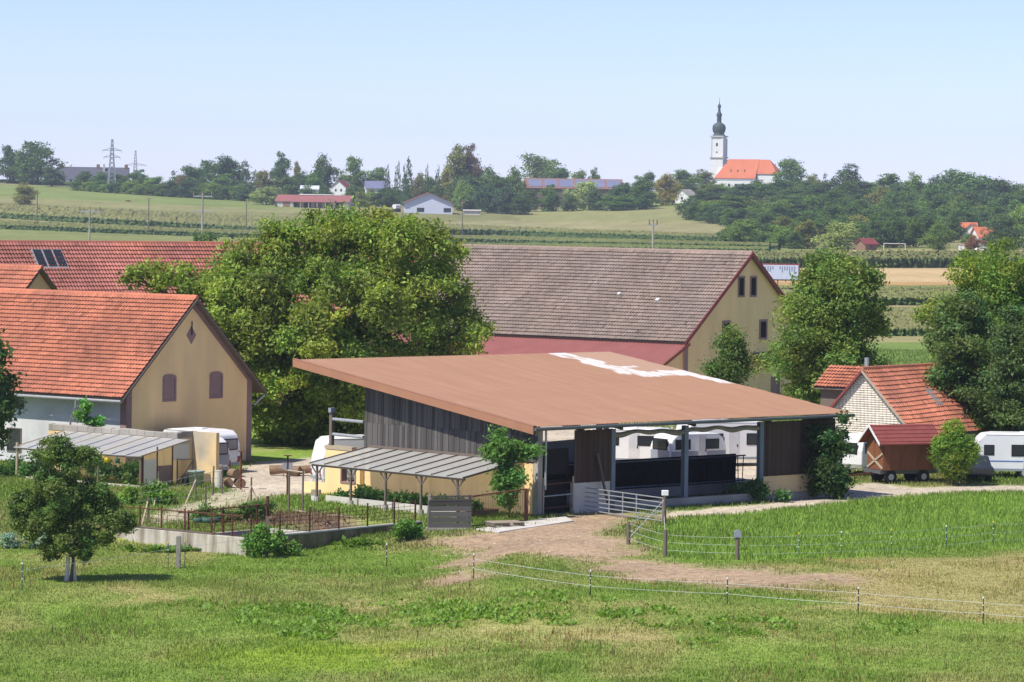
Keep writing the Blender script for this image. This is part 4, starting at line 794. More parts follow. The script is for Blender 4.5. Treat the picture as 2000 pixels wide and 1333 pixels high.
for i, b_ in enumerate((1.0, 3.4, 5.8, 6.55)): MB().tube((b_, PIT_BACK, -.2), (b_, PIT_BACK, 1.0 + .35 * (i == 3)), .05 + .025 * (i == 3), n=7).build('post', 'rust', pf)
q = MB(); mesh_panel(q, (.1, 0, 0), (12.3, 0, 0), .15, 1.02, 6, .45); q.build('mesh_panel', 'rust', pf)
q = MB(); mesh_panel(q, (0, .2, 0), (0, 8.2, 0), .15, 1.0, 5, .6); q.build('mesh_panel', 'rust', pf)
q = MB(); mesh_panel(q, (.3, PIT_BACK, 0), (6.6, PIT_BACK, 0), -.1, .85, 5, .5, .01); q.build('mesh_panel', 'rust', pf)
MB().tube((0, .2, 1.05), (0, 8.4, 1.0), .03).build('top_rail', 'rust', pf); MB().tube((.3, PIT_BACK, .92), (6.6, PIT_BACK, .95), .03).build('top_rail', 'rust', pf)
hs = thing('hurdle', 'weathered hurdle of broad horizontal planks at the end of the pit', 'fence panel', at(836, 1038), 20)
_e = at(920, 1034); _s = at(836, 1038); hs.rotation_euler = (0, 0, math.atan2(_e.y - _s.y, _e.x - _s.x)); hl = (_e - _s).length
for i in range(5): piece('plank', 'board_grey', hs, (hl / 2, 0, .28 + i * .27), (hl, .05, .24), (0, R.uniform(-.01, .01), 0))
for i in range(2): piece('plank', 'board_grey', hs, (hl / 2 + .05, -.02, 1.52 + i * .16), (hl * .96, .04, .09), (0, -.02, 0))
for xq in (.06, hl - .06, hl * .7): MB().box(xq - .06, xq + .06, .03, .13, -.2, 1.75 if xq != hl * .7 else 2.0).build('post', 'wood_old' if xq > 1 else 'concrete', hs)
MB().box(-.1, hl + .1, -.15, .25, -.4, .16).build('plinth', 'concrete', hs)
rf = thing('rusty_gate', 'rusty wire mesh gate between the plank hurdle and the shed corner', 'gate', at(922, 1032), 0)
_a, _b = at(922, 1032), at(1028, 1020); v = _b - _a
q = MB(); mesh_panel(q, (0, 0, 0), v, .1, 1.5, 3, .12, .01); q.build('mesh_panel', 'rust', rf); q = MB(); q.tube((0, 0, 1.55), v + Vector((0, 0, 1.62)), .04); q.tube((0, 0, .1), v + Vector((0, 0, .1)), .03); q.build('gate_rail', 'rust', rf)
MB().box(v.x - .1, v.x + .1, v.y - .1, v.y + .1, -.2, 1.75).build('gate_post', 'rust', rf)
sb_ = MB(); _c = [at(*p) for p in ((930, 1036), (975, 1042), (1120, 1020), (1105, 1012), (1045, 1018))]
sb_.prism([(p.x, p.y, max(gz(p.x, p.y), -.25) - .06) for p in _c], (0, 0, .13)); tag(sb_.build('concrete_slab', 'concrete_l', None, .01), 'pale concrete slab on the ground before the shed corner', 'slab')
pl = thing('pallet', 'weathered wooden pallet lying on the slab by the hurdle', 'pallet', at(985, 1030) + Vector((0, 0, .1)), 25)
for i in range(6): piece('slat', 'wood_pale', pl, (0, -.5 + i * .2, .16), (1.7, .13, .03))
for i in range(3): piece('bearer', 'wood_old', pl, (-.75 + i * .75, 0, .07), (.12, 1.15, .14))

# ------------------------------------------------------------------ fences: posts and white tape
def wire_run(t, pts, z, r=.0065, m_='plaster_w', sag=.03):
    q = MB()
    for a, b in zip(pts, pts[1:]):
        a, b = Vector(a), Vector(b); n_ = 4; pp = [a.lerp(b, i / n_) + Vector((0, 0, z - sag * math.sin(math.pi * i / n_))) for i in range(n_ + 1)]
        for p0, p1 in zip(pp, pp[1:]): q.tube(p0, p1, r, n=4)
    q.build('wire', m_, t)
def plastic_post(t, o, h, tip):
    b = MB().tube(o - Vector((0, 0, .15)), o + Vector((0, 0, h)), .022, .018, 6).build('post', 'green_p' if tip != 'dark' else 'black', t)
    MB().tube(o + Vector((0, 0, h)), o + Vector((0, 0, h + .07)), .04, .03, 6).build('post_cap', tip if tip != 'dark' else 'white', b)
    for f in (.45, .72): MB().tube(o + Vector((0, 0, h * f)), o + Vector((0, 0, h * f + .04)), .035, .035, 6).build('insulator', 'white', b)
def fence(name, label, pix, h, zs, tips, ends=()):
    base = at(*pix[0]); t = thing(name, label, 'fence', base)
    pts = [at(*p) - base for p in pix]
    for p, tp_ in zip(pts, tips): plastic_post(t, p, h, tp_)
    run = [at(*p) - base for p in ends[:1]] + pts + [at(*p) - base for p in ends[1:]]
    for z in zs: wire_run(t, run, z, .0085 if h <= 1.0 else .0065)
    return t
fence('electric_fence', 'white tape electric fence on thin dark posts across the near pasture', [(925, 1131), (1153, 1166), (1420, 1181), (1676, 1201), (1920, 1221), (2060, 1229)], 1.0, (.42, .84), ['dark'] * 6, ())
t = thing('fence_post', 'single thin dark fence post standing alone left of the stony track', 'fence post', at(755, 1108)); plastic_post(t, Vector((0, 0, 0)), 1.0, 'dark')
fence('meadow_fence', 'three wire electric fence with white and yellow capped posts along the lush meadow', [(1560, 1091), (1643, 1088), (1741, 1083), (1848, 1075), (1940, 1066)], 1.08, (.25, .62, 1.0), ['yellow', 'white', 'yellow', 'white', 'yellow'], ((1440, 1093), (2050, 1062)))
gf = thing('corner_fence', 'round weathered wooden posts with strained wires where the track bends', 'fence', at(1227, 1064))
b0 = at(1227, 1064); q0 = [at(*p) - b0 for p in ((1227, 1064), (1299, 1088), (1440, 1094))]
for p, h in zip(q0, (1.05, 1.2, 1.1)): MB().tube(p - Vector((0, 0, .2)), p + Vector((0, 0, h)), .1, .09, 9).build('post', 'wood_old', gf)
for z in (.3, .65, .98): wire_run(gf, q0, z)
cb = MB(); p = q0[2]; cb.prism([p + Vector((-.16, -.12, 1.0)), p + Vector((.16, -.12, 1.0)), p + Vector((.16, -.12, 1.25)), p + Vector((0, -.12, 1.34)), p + Vector((-.16, -.12, 1.25))], (0, .26, 0)); cb.build('post_box', 'grey_gel', gf)
gp = at(1297, 1024)
gt_ = thing('tubular_gate', 'galvanised tubular farm gate standing before the cattle shed', 'gate', at(1131, 1000)); ga = at(1131, 1000); gv = gp - ga; gv.z = 0
for i in range(6):
    z = .14 + i * .225; MB().tube(Vector((0, 0, z)), gv + Vector((0, 0, z)), .028).build('rail', 'galv', gt_)
for f in (0, .36, .52, .68, .98): MB().tube(gv * f + Vector((0, 0, .1)), gv * f + Vector((0, 0, 1.3)), .028).build('upright', 'galv', gt_)
gq = thing('gate_post', 'thick timber gate post with white box on top beside the tubular gate', 'post', gp)
MB().tube((0, 0, -.2), (0, 0, 1.45), .11, .1, 10).build('post_timber', 'wood_old', gq); MB().box(-.14, .2, -.12, .12, 1.4, 1.66).build('white_box', 'white', gq, bevel=.02)
q = MB(); q.tube((0, 0, 1.2), b0 - gp + Vector((0, 0, .25)), .012, n=5); q.tube((0, 0, .7), b0 - gp + Vector((0, 0, 1.0)), .012, n=5); q.tube((0, 0, .4), q0[1] + b0 - gp + Vector((0, 0, .9)), .01, n=5); q.build('stay_wire', 'white', gq)
cp = thing('concrete_post', 'square grey concrete post between two thin dark posts by the pit', 'post', at(348, 1110)); MB().box(-.1, .1, -.1, .1, -.2, 1.42).build('post_shaft', 'concrete', cp, bevel=.01)
wire_run(cp, [at(43, 1157) - at(348, 1110), (0, 0, 0), at(520, 1085) - at(348, 1110)], .9, .008)
for i, (a, b, lb) in enumerate(((328, 1112, 'thin dark fence post with yellow cap left of the concrete post'), (361, 1109, 'thin dark fence post just right of the concrete post'), (43, 1157, 'thin dark fence post with white cap below the apple tree at the left edge'), (521, 1090, 'grey wooden stake rising from the shrub at the pit corner'))):
    t = thing('fence_post', lb, 'fence post', at(a, b))
    if i < 3: plastic_post(t, Vector((0, 0, 0)), 1.15, ('yellow', 'yellow', 'white')[i])
    else: MB().box(-.08, .08, -.06, .06, -.2, 1.9).build('stake', 'wood_old', t)
# garden stakes with struts and slack wires
gs = thing('garden_fence', 'crooked garden fence of old stakes and wires between pit and greenhouse', 'fence', at(380, 975))
b1 = at(380, 975); stk = [(288, 1020, 1.3), (310, 978, 1.5), (382, 975, 1.45), (402, 1005, 1.4), (415, 968, 1.55), (434, 965, 1.5), (490, 988, 1.45)]
for a, b, h in stk: p = at(a, b) - b1; MB().tube(p - Vector((0, 0, .1)), p + Vector((R.uniform(-.05, .05), 0, h)), .055, .045, 7).build('stake', 'wood_old', gs)
for (a, b), (c_, e) in (((382, 975), (362, 985)), ((490, 988), (474, 1000)), ((310, 978), (300, 990)), ((490, 988), (508, 990)), ((288, 1020), (277, 1026))):
    MB().bar(at(a, b) - b1 + Vector((0, 0, 1.0)), at(c_, e) - b1, .06, .05).build('strut', 'wood_pale', gs)
for z in (.5, .9, 1.25): wire_run(gs, [at(270, 1000) - b1, at(382, 975) - b1, at(415, 968) - b1, at(434, 965) - b1], z, .012, 'galv')
for z in (.55, 1.0): wire_run(gs, [at(490, 988) - b1, at(402, 1005) - b1, at(288, 1020) - b1], z, .01, 'galv')
for nm, lb, a, b, h in (('rusty_prop', 'rusty steel prop standing beside the stacked logs', 470, 957, 2.05), ('rusty_prop', 'rusty steel prop standing in front of the felled trunks', 561, 968, 2.1)):
    t = thing(nm, lb, 'prop', at(a, b)); MB().tube((0, 0, -.1), (0, 0, h), .055, n=9).build('tube', 'rust', t); MB().box(-.2, .2, -.2, .2, h, h + .03).build('head_plate', 'rust', t); MB().tube((0, 0, h * .45), (0, 0, h * .45 + .12), .085, n=9).build('collar', 'rust', t)
fr = thing('post_frame', 'grey timber goal frame of two posts with crossbar in the garden', 'frame', at(564, 999)); _v = at(591, 1001) - at(564, 999)
MB().tube((0, 0, -.1), (0, 0, 2.1), .05).build('post', 'wood_old', fr); MB().tube(_v + Vector((0, 0, -.1)), _v + Vector((0, 0, 2.05)), .05).build('post', 'wood_old', fr); MB().tube((-.1, 0, 2.06), _v + Vector((.1, 0, 2.0)), .045).build('crossbar', 'wood_pale', fr)

# ------------------------------------------------------------------ yard clutter
tb = thing('water_tub', 'large grey green plastic tub by the yellow wall', 'tub', at(383, 952)); MB().lathe([(.36, 0), (.42, .8), (.47, .83), (.47, .9), (.42, .9), (.38, .15)], n=20).build('tub_body', 'grey_p', tb, smooth=True)
ty = thing('dark_barrel', 'dark round barrel lying against the yellow wall beside the tub', 'barrel', at(363, 950)); MB().tube((-.1, 0, .35), (.5, .3, .35), .35, n=18).build('barrel_body', 'rubber', ty)
for i, (dx, dz, lb) in enumerate(((0, 0, 'left lower log of the small pile by the caravan'), (.62, 0, 'right lower log of the small pile by the caravan'), (.32, .5, 'top log of the small pile by the caravan'))):
    p = at(446, 953); t = MB().tube((-.12, -.3, .26), (.12, .35, .28), .27, .25, 14).build('log', 'log', None, smooth=False); t.location = p + Vector((dx, 0, dz)); t.rotation_euler = (0, 0, .5 + .2 * i); tag(t, lb, 'log', 'stacked logs')
sp_ = MB().tube((0, 0, 0), (.03, 0, 1.0), .2, .21, 14).build('upright_log', 'concrete_l', None); sp_.location = at(426, 955); tag(sp_, 'pale upright log section standing beside the log pile', 'log')
for i, (pa_, pb_, r_, lb) in enumerate((((-1.5, .2, .3), (.2, -.1, .26), .28, 'thick felled tree trunk lying left in the yard'), ((.1, .3, .3), (2.6, .5, .42), .25, 'crooked felled tree trunk lying right behind the other'))):
    q = MB(); a, b = Vector(pa_), Vector(pb_); mid = a.lerp(b, .5) + Vector((0, .1, .08)); q.tube(a, mid, r_, r_ * .85, 12); q.tube(mid, b, r_ * .85, r_ * 1.1, 12); o = q.build('felled_trunk', 'log', None); o.location = at(578, 930); tag(o, lb, 'log')
bk = thing('white_board', 'small pale grey board propped on the felled trunk', 'board', at(561, 932) + Vector((0, 0, .4))); MB().box(-.28, .3, -.02, .02, 0, .4).build('board_panel', 'grey_gel', bk)
MB().box(-.25, -.2, .02, .05, -.4, .3).build('board_stake', 'wood_old', bk)
def camp_chair(name, label, p, rot, m_, group=None):
    t = thing(name, label, 'chair', p, rot, group)
    MB().prism([(-.25, -.22, .42), (.25, -.22, .42), (.25, .22, .38), (-.25, .22, .38)], (0, 0, .03)).build('seat', m_, t); MB().prism([(-.25, .22, .4), (.25, .22, .4), (.25, .48, 1.1), (-.25, .48, 1.1)], (0, .03, 0)).build('backrest', m_, t)
    for s in (-1, 1):
        q = MB(); q.tube((s * .28, -.28, 0), (s * .28, .22, .62), .016, n=6); q.build('leg', 'galv', t); q = MB(); q.tube((s * .28, .32, 0), (s * .28, -.2, .62), .016, n=6); q.build('leg', 'galv', t)
        MB().box(s * .28 - .03, s * .28 + .03, -.22, .26, .62, .65).build('armrest', 'black', t); MB().tube((s * .27, .2, .38), (s * .27, .5, 1.14), .016, n=6).build('back_tube', 'galv', t)
    return t
camp_chair('camping_chair', 'blue and white folding camping chair beside the yellow wall', at(622, 945), 200, 'blue')
camp_chair('camping_chair', 'black folding chair in front of the right caravan, left of two', at(1948, 934), 30, 'black', 'folding chairs by the right caravan'); camp_chair('camping_chair', 'black folding chair in front of the right caravan, nearest the picture edge', at(1978, 933), 20, 'black', 'folding chairs by the right caravan')
tt = thing('camping_table', 'light folding camping table next to the two black chairs', 'table', at(1922, 934)); MB().box(-.45, .45, -.3, .3, .68, .71).build('table_top', 'grey_gel', tt)
for s in (-1, 1): q = MB(); q.tube((s * .4, -.25, 0), (s * .4, .25, .68), .015, n=6); q.tube((s * .4, .25, 0), (s * .4, -.25, .68), .015, n=6); q.build('table_leg', 'galv', tt)
bx_ = thing('feed_bucket', 'cardboard box resting on a white bucket by the low yellow wall', 'box', at(616, 980)); MB().lathe([(.2, 0), (.24, .35), (.26, .36)], n=14).build('bucket', 'white', bx_); MB().box(-.22, .28, -.2, .2, .37, .62).build('carton', 'wood_pale', bx_)
wb = thing('wheelbarrow', 'wheelbarrow tipped upright against the yellow plinth of the shed', 'wheelbarrow', at(1572, 963), 43)
q = MB(); q.prism([(-.35, 0, .5), (.35, 0, .5), (.28, .12, 1.35), (-.28, .12, 1.35)], (0, -.06, 0)); q.prism([(-.35, -.06, .5), (-.3, -.4, .6), (-.24, -.3, 1.25), (-.28, .1, 1.35)], (.03, 0, 0)); q.prism([(.32, -.06, .5), (.3, -.4, .6), (.24, -.3, 1.25), (.26, .1, 1.35)], (.03, 0, 0)); q.build('tray', 'green_p', wb)
for s in (-1, 1): MB().tube((s * .15, -.1, .2), (s * .32, .15, 1.75), .025, n=6).build('handle', 'rust', wb); MB().tube((s * .2 - .05, -.35, .28), (s * .2 + .05, -.35, .28), .24, n=16).build('wheel', 'rubber', wb)
hoz = MB(); pp = [at(378, 1027), at(395, 1026), at(412, 1027), at(428, 1024)]
for a, b in zip(pp, pp[1:]): hoz.tube(a + Vector((0, 0, .25)), b + Vector((0, 0, .22)), .14, n=9)
tag(hoz.build('rolled_tarp', 'green_p', None, smooth=True), 'dark green rolled tarpaulin lying at the rim of the pit', 'tarpaulin')
for i, (a, b, c_, e) in enumerate(((570, 998, 600, 1004), (640, 1008, 690, 1012))):
    o = MB().bar(at(a, b) + Vector((0, 0, .06)), at(c_, e) + Vector((0, 0, .06)), .09, .06).build('loose_batten', 'yellow' if 0 else 'wood_pale', None); tag(o, ('pale batten lying in the grass near the goal frame', 'pale batten lying in the grass near the raised bed')[i], 'batten')

# ------------------------------------------------------------------ caravans, car and hut wagon
def caravan(label, p, rot, L_=5.2, W_=2.2, Hh=2.58, body='white_gel', low=None, side=(), ends=1, stripe=None, group='caravans parked round the farm'):
    t = thing('caravan', label, 'caravan', p, rot, group); z0 = .42
    prof = [(-L_ / 2 + .1, z0), (-L_ / 2, z0 + .35), (-L_ / 2 + .06, 1.55), (-L_ / 2 + .28, Hh - .28), (-L_ / 2 + .62, Hh - .05), (-L_ / 2 + 1.2, Hh), (L_ / 2 - 1.1, Hh), (L_ / 2 - .5, Hh - .08), (L_ / 2 - .2, Hh - .35), (L_ / 2 - .02, 1.5), (L_ / 2, z0 + .3), (L_ / 2 - .15, z0)]
    MB().prism([(a, -W_ / 2, b) for a, b in prof], (0, W_, 0)).build('body', body, t, bevel=.09, smooth=False)
    if low: 
        for s in (-1, 1): MB().box(-L_ / 2 + .1, L_ / 2 - .12, s * (W_ / 2 + .006) - .004, s * (W_ / 2 + .006) + .004, z0 + .08, 1.25).build('grey_band', low, t)
        for s in (-1, 1): MB().box(s * (L_ / 2 + .004) - .012, s * (L_ / 2 + .004) + .012, -W_ / 2 + .12, W_ / 2 - .12, z0 + .3, 1.3).build('grey_band', low, t)
    for s in (-1, 1):
        for a, b, c_, e in (side or ((-1.5, -.5, 1.35, 1.95), (.6, 1.7, 1.35, 1.95))):
            w_ = MB().box(a, b, s * (W_ / 2 + .012) - .012, s * (W_ / 2 + .012) + .012, c_, e).build('window', 'black', t); MB().box(a + .06, b - .06, s * (W_ / 2 + .026) - .004, s * (W_ / 2 + .026) + .004, c_ + .06, e - .06).build('pane', 'glass', w_)
        if stripe: MB().box(-L_ / 2 + .25, L_ / 2 - .25, s * (W_ / 2 + .008) - .006, s * (W_ / 2 + .008) + .006, .98, 1.04).build('stripe', stripe, t)
        MB().tube((-.1, s * (W_ / 2 - .28), .33), (-.1, s * (W_ / 2 - .02), .33), .33, n=18).build('wheel', 'rubber', t); MB().tube((-.1, s * (W_ / 2 - .01), .33), (-.1, s * (W_ / 2 + .012), .33), .19, n=14).build('hub_cap', 'galv', t)
        MB().box(-L_ / 2 - .015, -L_ / 2 + .02, s * .85 - .1, s * .85 + .1, .62, .95).build('tail_light', 'maroon', t)
    for s in (-1, 1):
        MB().box(-L_ / 2 + .2, L_ / 2 - .22, s * (W_ / 2 + .005) - .004, s * (W_ / 2 + .005) + .004, z0 + .02, z0 + .16).build('skirt', 'grey_gel', t)
        MB().box(-L_ / 2 + .5, L_ / 2 - .6, s * (W_ / 2 - .02) - .03, s * (W_ / 2 - .02) + .03, Hh - .1, Hh - .07).build('awning_rail', 'galv', t)
        d_ = MB().box(-.62, .02, s * (W_ / 2 + .008) - .006, s * (W_ / 2 + .008) + .006, .62, 2.15).build('door', 'plaster_w', t); MB().box(-.55, -.48, s * (W_ / 2 + .02) - .01, s * (W_ / 2 + .02) + .01, 1.2, 1.34).build('door_handle', 'black', d_)
    MB().box(-L_ / 2 - .02, -L_ / 2 + .02, -.26, .26, .66, .78).build('number_plate', 'white', t); MB().box(-L_ / 2 - .05, -L_ / 2 + .05, -W_ / 2 + .15, W_ / 2 - .15, .44, .56).build('bumper', 'grey_gel', t)
    for xe_, pm in (() if not ends else ((-L_ / 2 - .0, 'glass_w'), (L_ / 2 - .02, 'glass'))):
        sg = -1 if xe_ < 0 else 1; w_ = MB().box(xe_ - .03, xe_ + .03, -.72, .72, 1.32, 1.98).build('end_window', 'black', t); MB().box(xe_ + sg * .032 - .006, xe_ + sg * .032 + .006, -.64, .64, 1.38, 1.92).build('pane', pm, w_)
    MB().box(-.4, .1, -.25, .25, Hh - .01, Hh + .07).build('roof_vent', 'white', t, .02)
    q = MB(); q.bar((L_ / 2 - .3, .55, .45), (L_ / 2 + 1.1, 0, .45), .06, .09); q.bar((L_ / 2 - .3, -.55, .45), (L_ / 2 + 1.1, 0, .45), .06, .09); q.tube((L_ / 2 + .9, 0, 0), (L_ / 2 + .9, 0, .6), .04); q.build('drawbar', 'galv', t)
    return t
V3 = lambda a, b: Vector((a, b, 0))
_p = P(455, 880, 206.5); caravan('white caravan with blue stripes and curtained window beside the farmhouse gable', V3(-16.0 - .788 * 2.3, 205 + .616 * 2.3), 142, 4.6, 2.1, 2.45, stripe='blue', side=((-1.7, -.7, 1.3, 1.95), (.5, 1.5, 1.3, 1.95)))
_p = P(430, 890, 203); caravan('small silver grey caravan squeezed behind the short yellow wall', V3(-16.25 - .788 * 1.8, 201.3 + .616 * 1.8), 142, 3.6, 1.9, 2.28, low='grey_gel')
_p = P(690, 900, 196.5); caravan('white caravan half hidden behind the yellow garden wall window', V3(_p.x + .4, 197.2), 20, 5.2, 2.2, 2.75, ends=None)
_p = P(1232, 880, 214.5); caravan('long white caravan seen through the left part of the open shed', V3(_p.x, 214.5), 172, 5.6, 2.2, 2.35)
_p = P(1412, 870, 217.0); caravan('largest white caravan with dark window band seen through the open shed', V3(_p.x, 217), 196, 5.6, 2.3, 2.72, side=((-2.2, -1.1, 1.3, 2.0), (.4, 1.6, 1.3, 2.0)))
_p = P(1345, 880, 211.5); caravan('smaller white caravan behind the middle post of the open shed', V3(_p.x, 211.8), 214, 4.2, 2.0, 2.3, low='grey_gel')
_p = P(1985, 880, 210.5); caravan('white caravan at the right picture edge behind the folding chairs', V3(_p.x + .3, 210.5), 178, 5.6, 2.2, 2.62, stripe='blue', side=((1.7, 2.3, 1.35, 1.95), (-.4, .7, 1.3, 1.98)))
_p = P(1672, 880, 212); caravan('white caravan hidden behind the wooden hut wagon', V3(_p.x + .2, 211.2), 240, 4.2, 2.1, 2.35)
su = thing('parked_car', 'dark estate car parked behind the round green bush', 'car', V3(P(1893, 920, 207).x, 207.5), 100)
prof = [(-2.1, .45), (-2.15, .9), (-1.7, 1.02), (-1.1, 1.5), (1.5, 1.52), (2.05, 1.02), (2.12, .5), (1.9, .35), (-1.9, .35)]
MB().prism([(a, -.88, b) for a, b in prof], (0, 1.76, 0)).build('car_body', mat('car_paint', (.03, .035, .045), .25, .1, 1, spec=.6), su, bevel=.08)
for s in (-1, 1):
    MB().prism([(-1.45, s * .885, 1.04), (-1.05, s * .885, 1.44), (1.4, s * .885, 1.45), (1.75, s * .885, 1.04)], (0, s * .012, 0)).build('window', 'glass', su)
    for xq in (-1.35, 1.3): MB().tube((xq, s * .68, .33), (xq, s * .9, .33), .33, n=18).build('wheel', 'rubber', su)
    MB().box(2.08, 2.14, s * .7 - .1, s * .7 + .1, .8, 1.15).build('tail_light', 'maroon', su)
hw = thing('hut_wagon', 'brown wooden hut with red roof mounted on a four wheeled wagon', 'wagon', V3(P(1737, 930, 203.5).x, 203.6), 28)
# local x along the ridge (to the right, away), gable end at x=0
hx, hwid, zb, ze_, zr_ = 3.4, 1.9, .78, 2.45, 3.2
MB().prism([(0, -hwid / 2, zb), (0, hwid / 2, zb), (0, hwid / 2, ze_), (0, 0, zr_), (0, -hwid / 2, ze_)], (hx, 0, 0)).build('hut_lining', 'black', hw)
hw.rotation_euler = (0, 0, math.radians(24)); hw.location = (P(1683, 930, 205).x + .75, 204.6, 0)
for i in range(18): piece('plank', 'hut_wood', hw, (hx * (i + .5) / 18, -hwid / 2 - .02, (zb + ze_) / 2), (hx / 18 * .97, .03, ze_ - zb))
for i in range(11):
    y = -hwid / 2 + hwid * (i + .5) / 11; zt2 = ze_ + (zr_ - ze_) * (1 - abs(y) / (hwid / 2)); piece('plank', 'hut_wood', hw, (-.02, y, (zb + zt2) / 2), (.03, hwid / 11 * .97, zt2 - zb))
for s in (-1, 1):
    MB().prism([(-.45, s * (hwid / 2 + .3), ze_ - .22), (-.45, 0, zr_ + .05), (-.45, 0, zr_ + .13), (-.45, s * (hwid / 2 + .3), ze_ - .14)], (hx + .8, 0, 0)).build('roof', 'hut_roof', hw)
    MB().prism([(-.47, s * (hwid / 2 + .32), ze_ - .27), (-.47, 0, zr_ + .0), (-.47, 0, zr_ + .16), (-.47, s * (hwid / 2 + .32), ze_ - .11)], (-.04, 0, 0)).build('barge_board', 'white', hw)
for i in range(5):
    f = (i + .5) / 5; MB().box(-.45, hx + .35, -(hwid / 2 + .3) * f - .02, -(hwid / 2 + .3) * f + .02, zr_ + .13 - (zr_ - ze_ + .27) * f - .01, zr_ + .15 - (zr_ - ze_ + .27) * f + .004).build('roof_course', 'hut_roof', hw)
MB().prism([(-.045, -.26, 2.75), (-.045, .26, 2.75), (-.045, 0, 2.25)], (-.012, 0, 0)).build('triangle_window', 'black', hw)
for a, b in (((-.85, .86), (.85, 1.72)), ((-.85, 1.72), (.85, .86))): MB().bar((-.065, a[0], a[1]), (-.065, b[0], b[1]), .05, .12).build('cross_brace', 'wood_pale', hw)
for xq in (1.0, 2.1, 3.1): MB().bar((xq, -hwid / 2 - .05, .9), (xq + .5, -hwid / 2 - .05, 2.35), .03, .1).build('side_brace', 'hut_wood', hw)
q = MB(); q.box(-.2, hx + .2, -.75, -.62, .55, .76); q.box(-.2, hx + .2, .62, .75, .55, .76); q.box(-.25, -.1, -.95, .95, .58, .77); q.build('chassis', 'gutter_dark', hw); MB().bar((-.2, 0, .6), (-1.7, 0, .45), .09, .09).build('drawbar', 'rust', hw)
for xq in (.55, 2.7):
    for s in (-1, 1): wq = MB().tube((xq, s * .6, .38), (xq, s * .82, .38), .38, n=18).build('wheel', 'rubber', hw); MB().tube((xq, s * .8, .38), (xq, s * .835, .38), .18, n=12).build('rim', 'galv', wq)

# ------------------------------------------------------------------ near trees and shrubs
def egg(cx, cy, cz, r, k=1): return (cx, cy, cz, r, r, r * k)
wp_ = V3(P(690, 880, 229).x, 229)
wl = []
for i, (sx_, sy_, rr, dd) in enumerate(((690, 500, 3.6, 0), (590, 520, 3.2, 1.5), (780, 510, 3.4, -1), (500, 560, 3.3, 0), (640, 600, 3.8, -3), (740, 590, 3.6, -3.5), (855, 580, 2.6, 0), (850, 510, 1.8, 0), (890, 560, 1.0, 0), (540, 660, 3.6, -2), (660, 700, 3.8, -3), (790, 670, 3.4, -2), (880, 660, 2.3, -1), (560, 770, 3.4, -1), (670, 800, 3.3, 0), (450, 600, 2.4, 1), (480, 500, 1.5, 0), (470, 540, 1.6, -1), (440, 680, 2.2, -1), (490, 720, 2.6, -2), (500, 620, 2.6, -3), (730, 470, 2.0, 1), (640, 460, 1.7, 0), (560, 470, 1.5, 0), (610, 860, 2.2, 1.5), (920, 640, 1.2, -1), (330, 545, 1.3, 0), (390, 560, 1.4, 0), (270, 545, .8, 0), (700, 850, 2, 2), (530, 830, 2.2, 1))):
    c_ = P(sx_, sy_, 229 + dd) - wp_; wl.append((c_.x, c_.y, c_.z, rr, rr * 1.05, rr * .8))
tree('walnut_tree', 'huge spreading yellow green walnut tree between the farmhouse and the shed', wp_, wl, 185000, .14, (.132, .172, .03), .45, 2.6, 2, per=16, spread=.36, warm=.1, var=.5, extra=6, sub=22, sr=(.13, .34), so=(.5, 1.14), shell=.3)
def placed_tree(label, px_, base_y, top_y, wpx, dd, n, col, seed, size=.16, k=9, base_f=.12, name='tree', r0=.2, **kw):
    p = V3(P(px_, base_y, dd).x, dd); p.z = gz(p.x, dd); top = P(px_, top_y, dd).z - p.z; w_ = wpx / F * dd
    return tree(name, label, p, lobeset(seed, top, w_, top * base_f, k), n, size, col, r0, max(.5, top * base_f * 1.6), seed, **kw)
placed_tree('tall dark green tree standing right of the big barn gable', 1622, 800, 488, 285, 236, 80000, (.10, .148, .03), 8, size=.12, k=14, spread=.28, sub=14, sr=(.2, .42), so=(.45, 1.08), shell=.35, base_f=.06)
placed_tree('bushy bright green tree at the upper right edge behind the cottage', 1945, 850, 488, 380, 230, 110000, (.10, .15, .024), 12, size=.12, k=14, spread=.28, sub=14, sr=(.2, .42), so=(.45, 1.08), shell=.35, base_f=.05)
placed_tree('dark leafy tree overhanging the cottage roof at the right', 1878, 850, 560, 215, 219.5, 50000, (.068, .105, .03), 15, size=.11, k=11, spread=.25, sub=12, sr=(.22, .45), so=(.45, 1.05), shell=.4, base_f=.05)
placed_tree('dark tree at the right picture edge above the white caravan', 1985, 850, 585, 190, 217, 50000, (.062, .1, .03), 16, size=.11, k=11, spread=.25, sub=12, sr=(.22, .45), so=(.45, 1.05), shell=.4, base_f=.05)
placed_tree('slender young tree in front of the big barn gable', 1430, 775, 638, 120, 238, 16000, (.065, .11, .025), 18, size=.1, k=8, spread=.3, base_f=.15)
placed_tree('dark tree reaching in at the left picture edge before the farmhouse', -62, 850, 632, 235, 203, 26000, (.045, .085, .022), 19, k=9, spread=.35, base_f=.2)
ap = at(138, 1136); al = []
for i, (sx_, sy_, rr, dd) in enumerate(((120, 925, .95, 0), (90, 885, .6, 0), (150, 890, .6, .2), (175, 900, .45, 0), (118, 870, .4, 0), (110, 980, 1.1, -.4), (180, 985, .9, 0), (55, 980, .75, .2), (225, 1010, .7, 0), (140, 1040, 1.0, -.5), (70, 1030, .9, 0), (200, 1040, .75, -.2), (120, 880, .35, 0), (245, 1030, .35, 0), (40, 1000, .5, 0), (95, 1070, .6, -.3), (160, 1075, .55, -.2), (120, 1000, 1.0, .3), (150, 960, .8, .2), (85, 950, .7, .2), (205, 990, .6, .2))):
    c_ = P(sx_, sy_, ap.y + dd) - ap; al.append((c_.x, c_.y, c_.z, rr, rr, rr * .85))
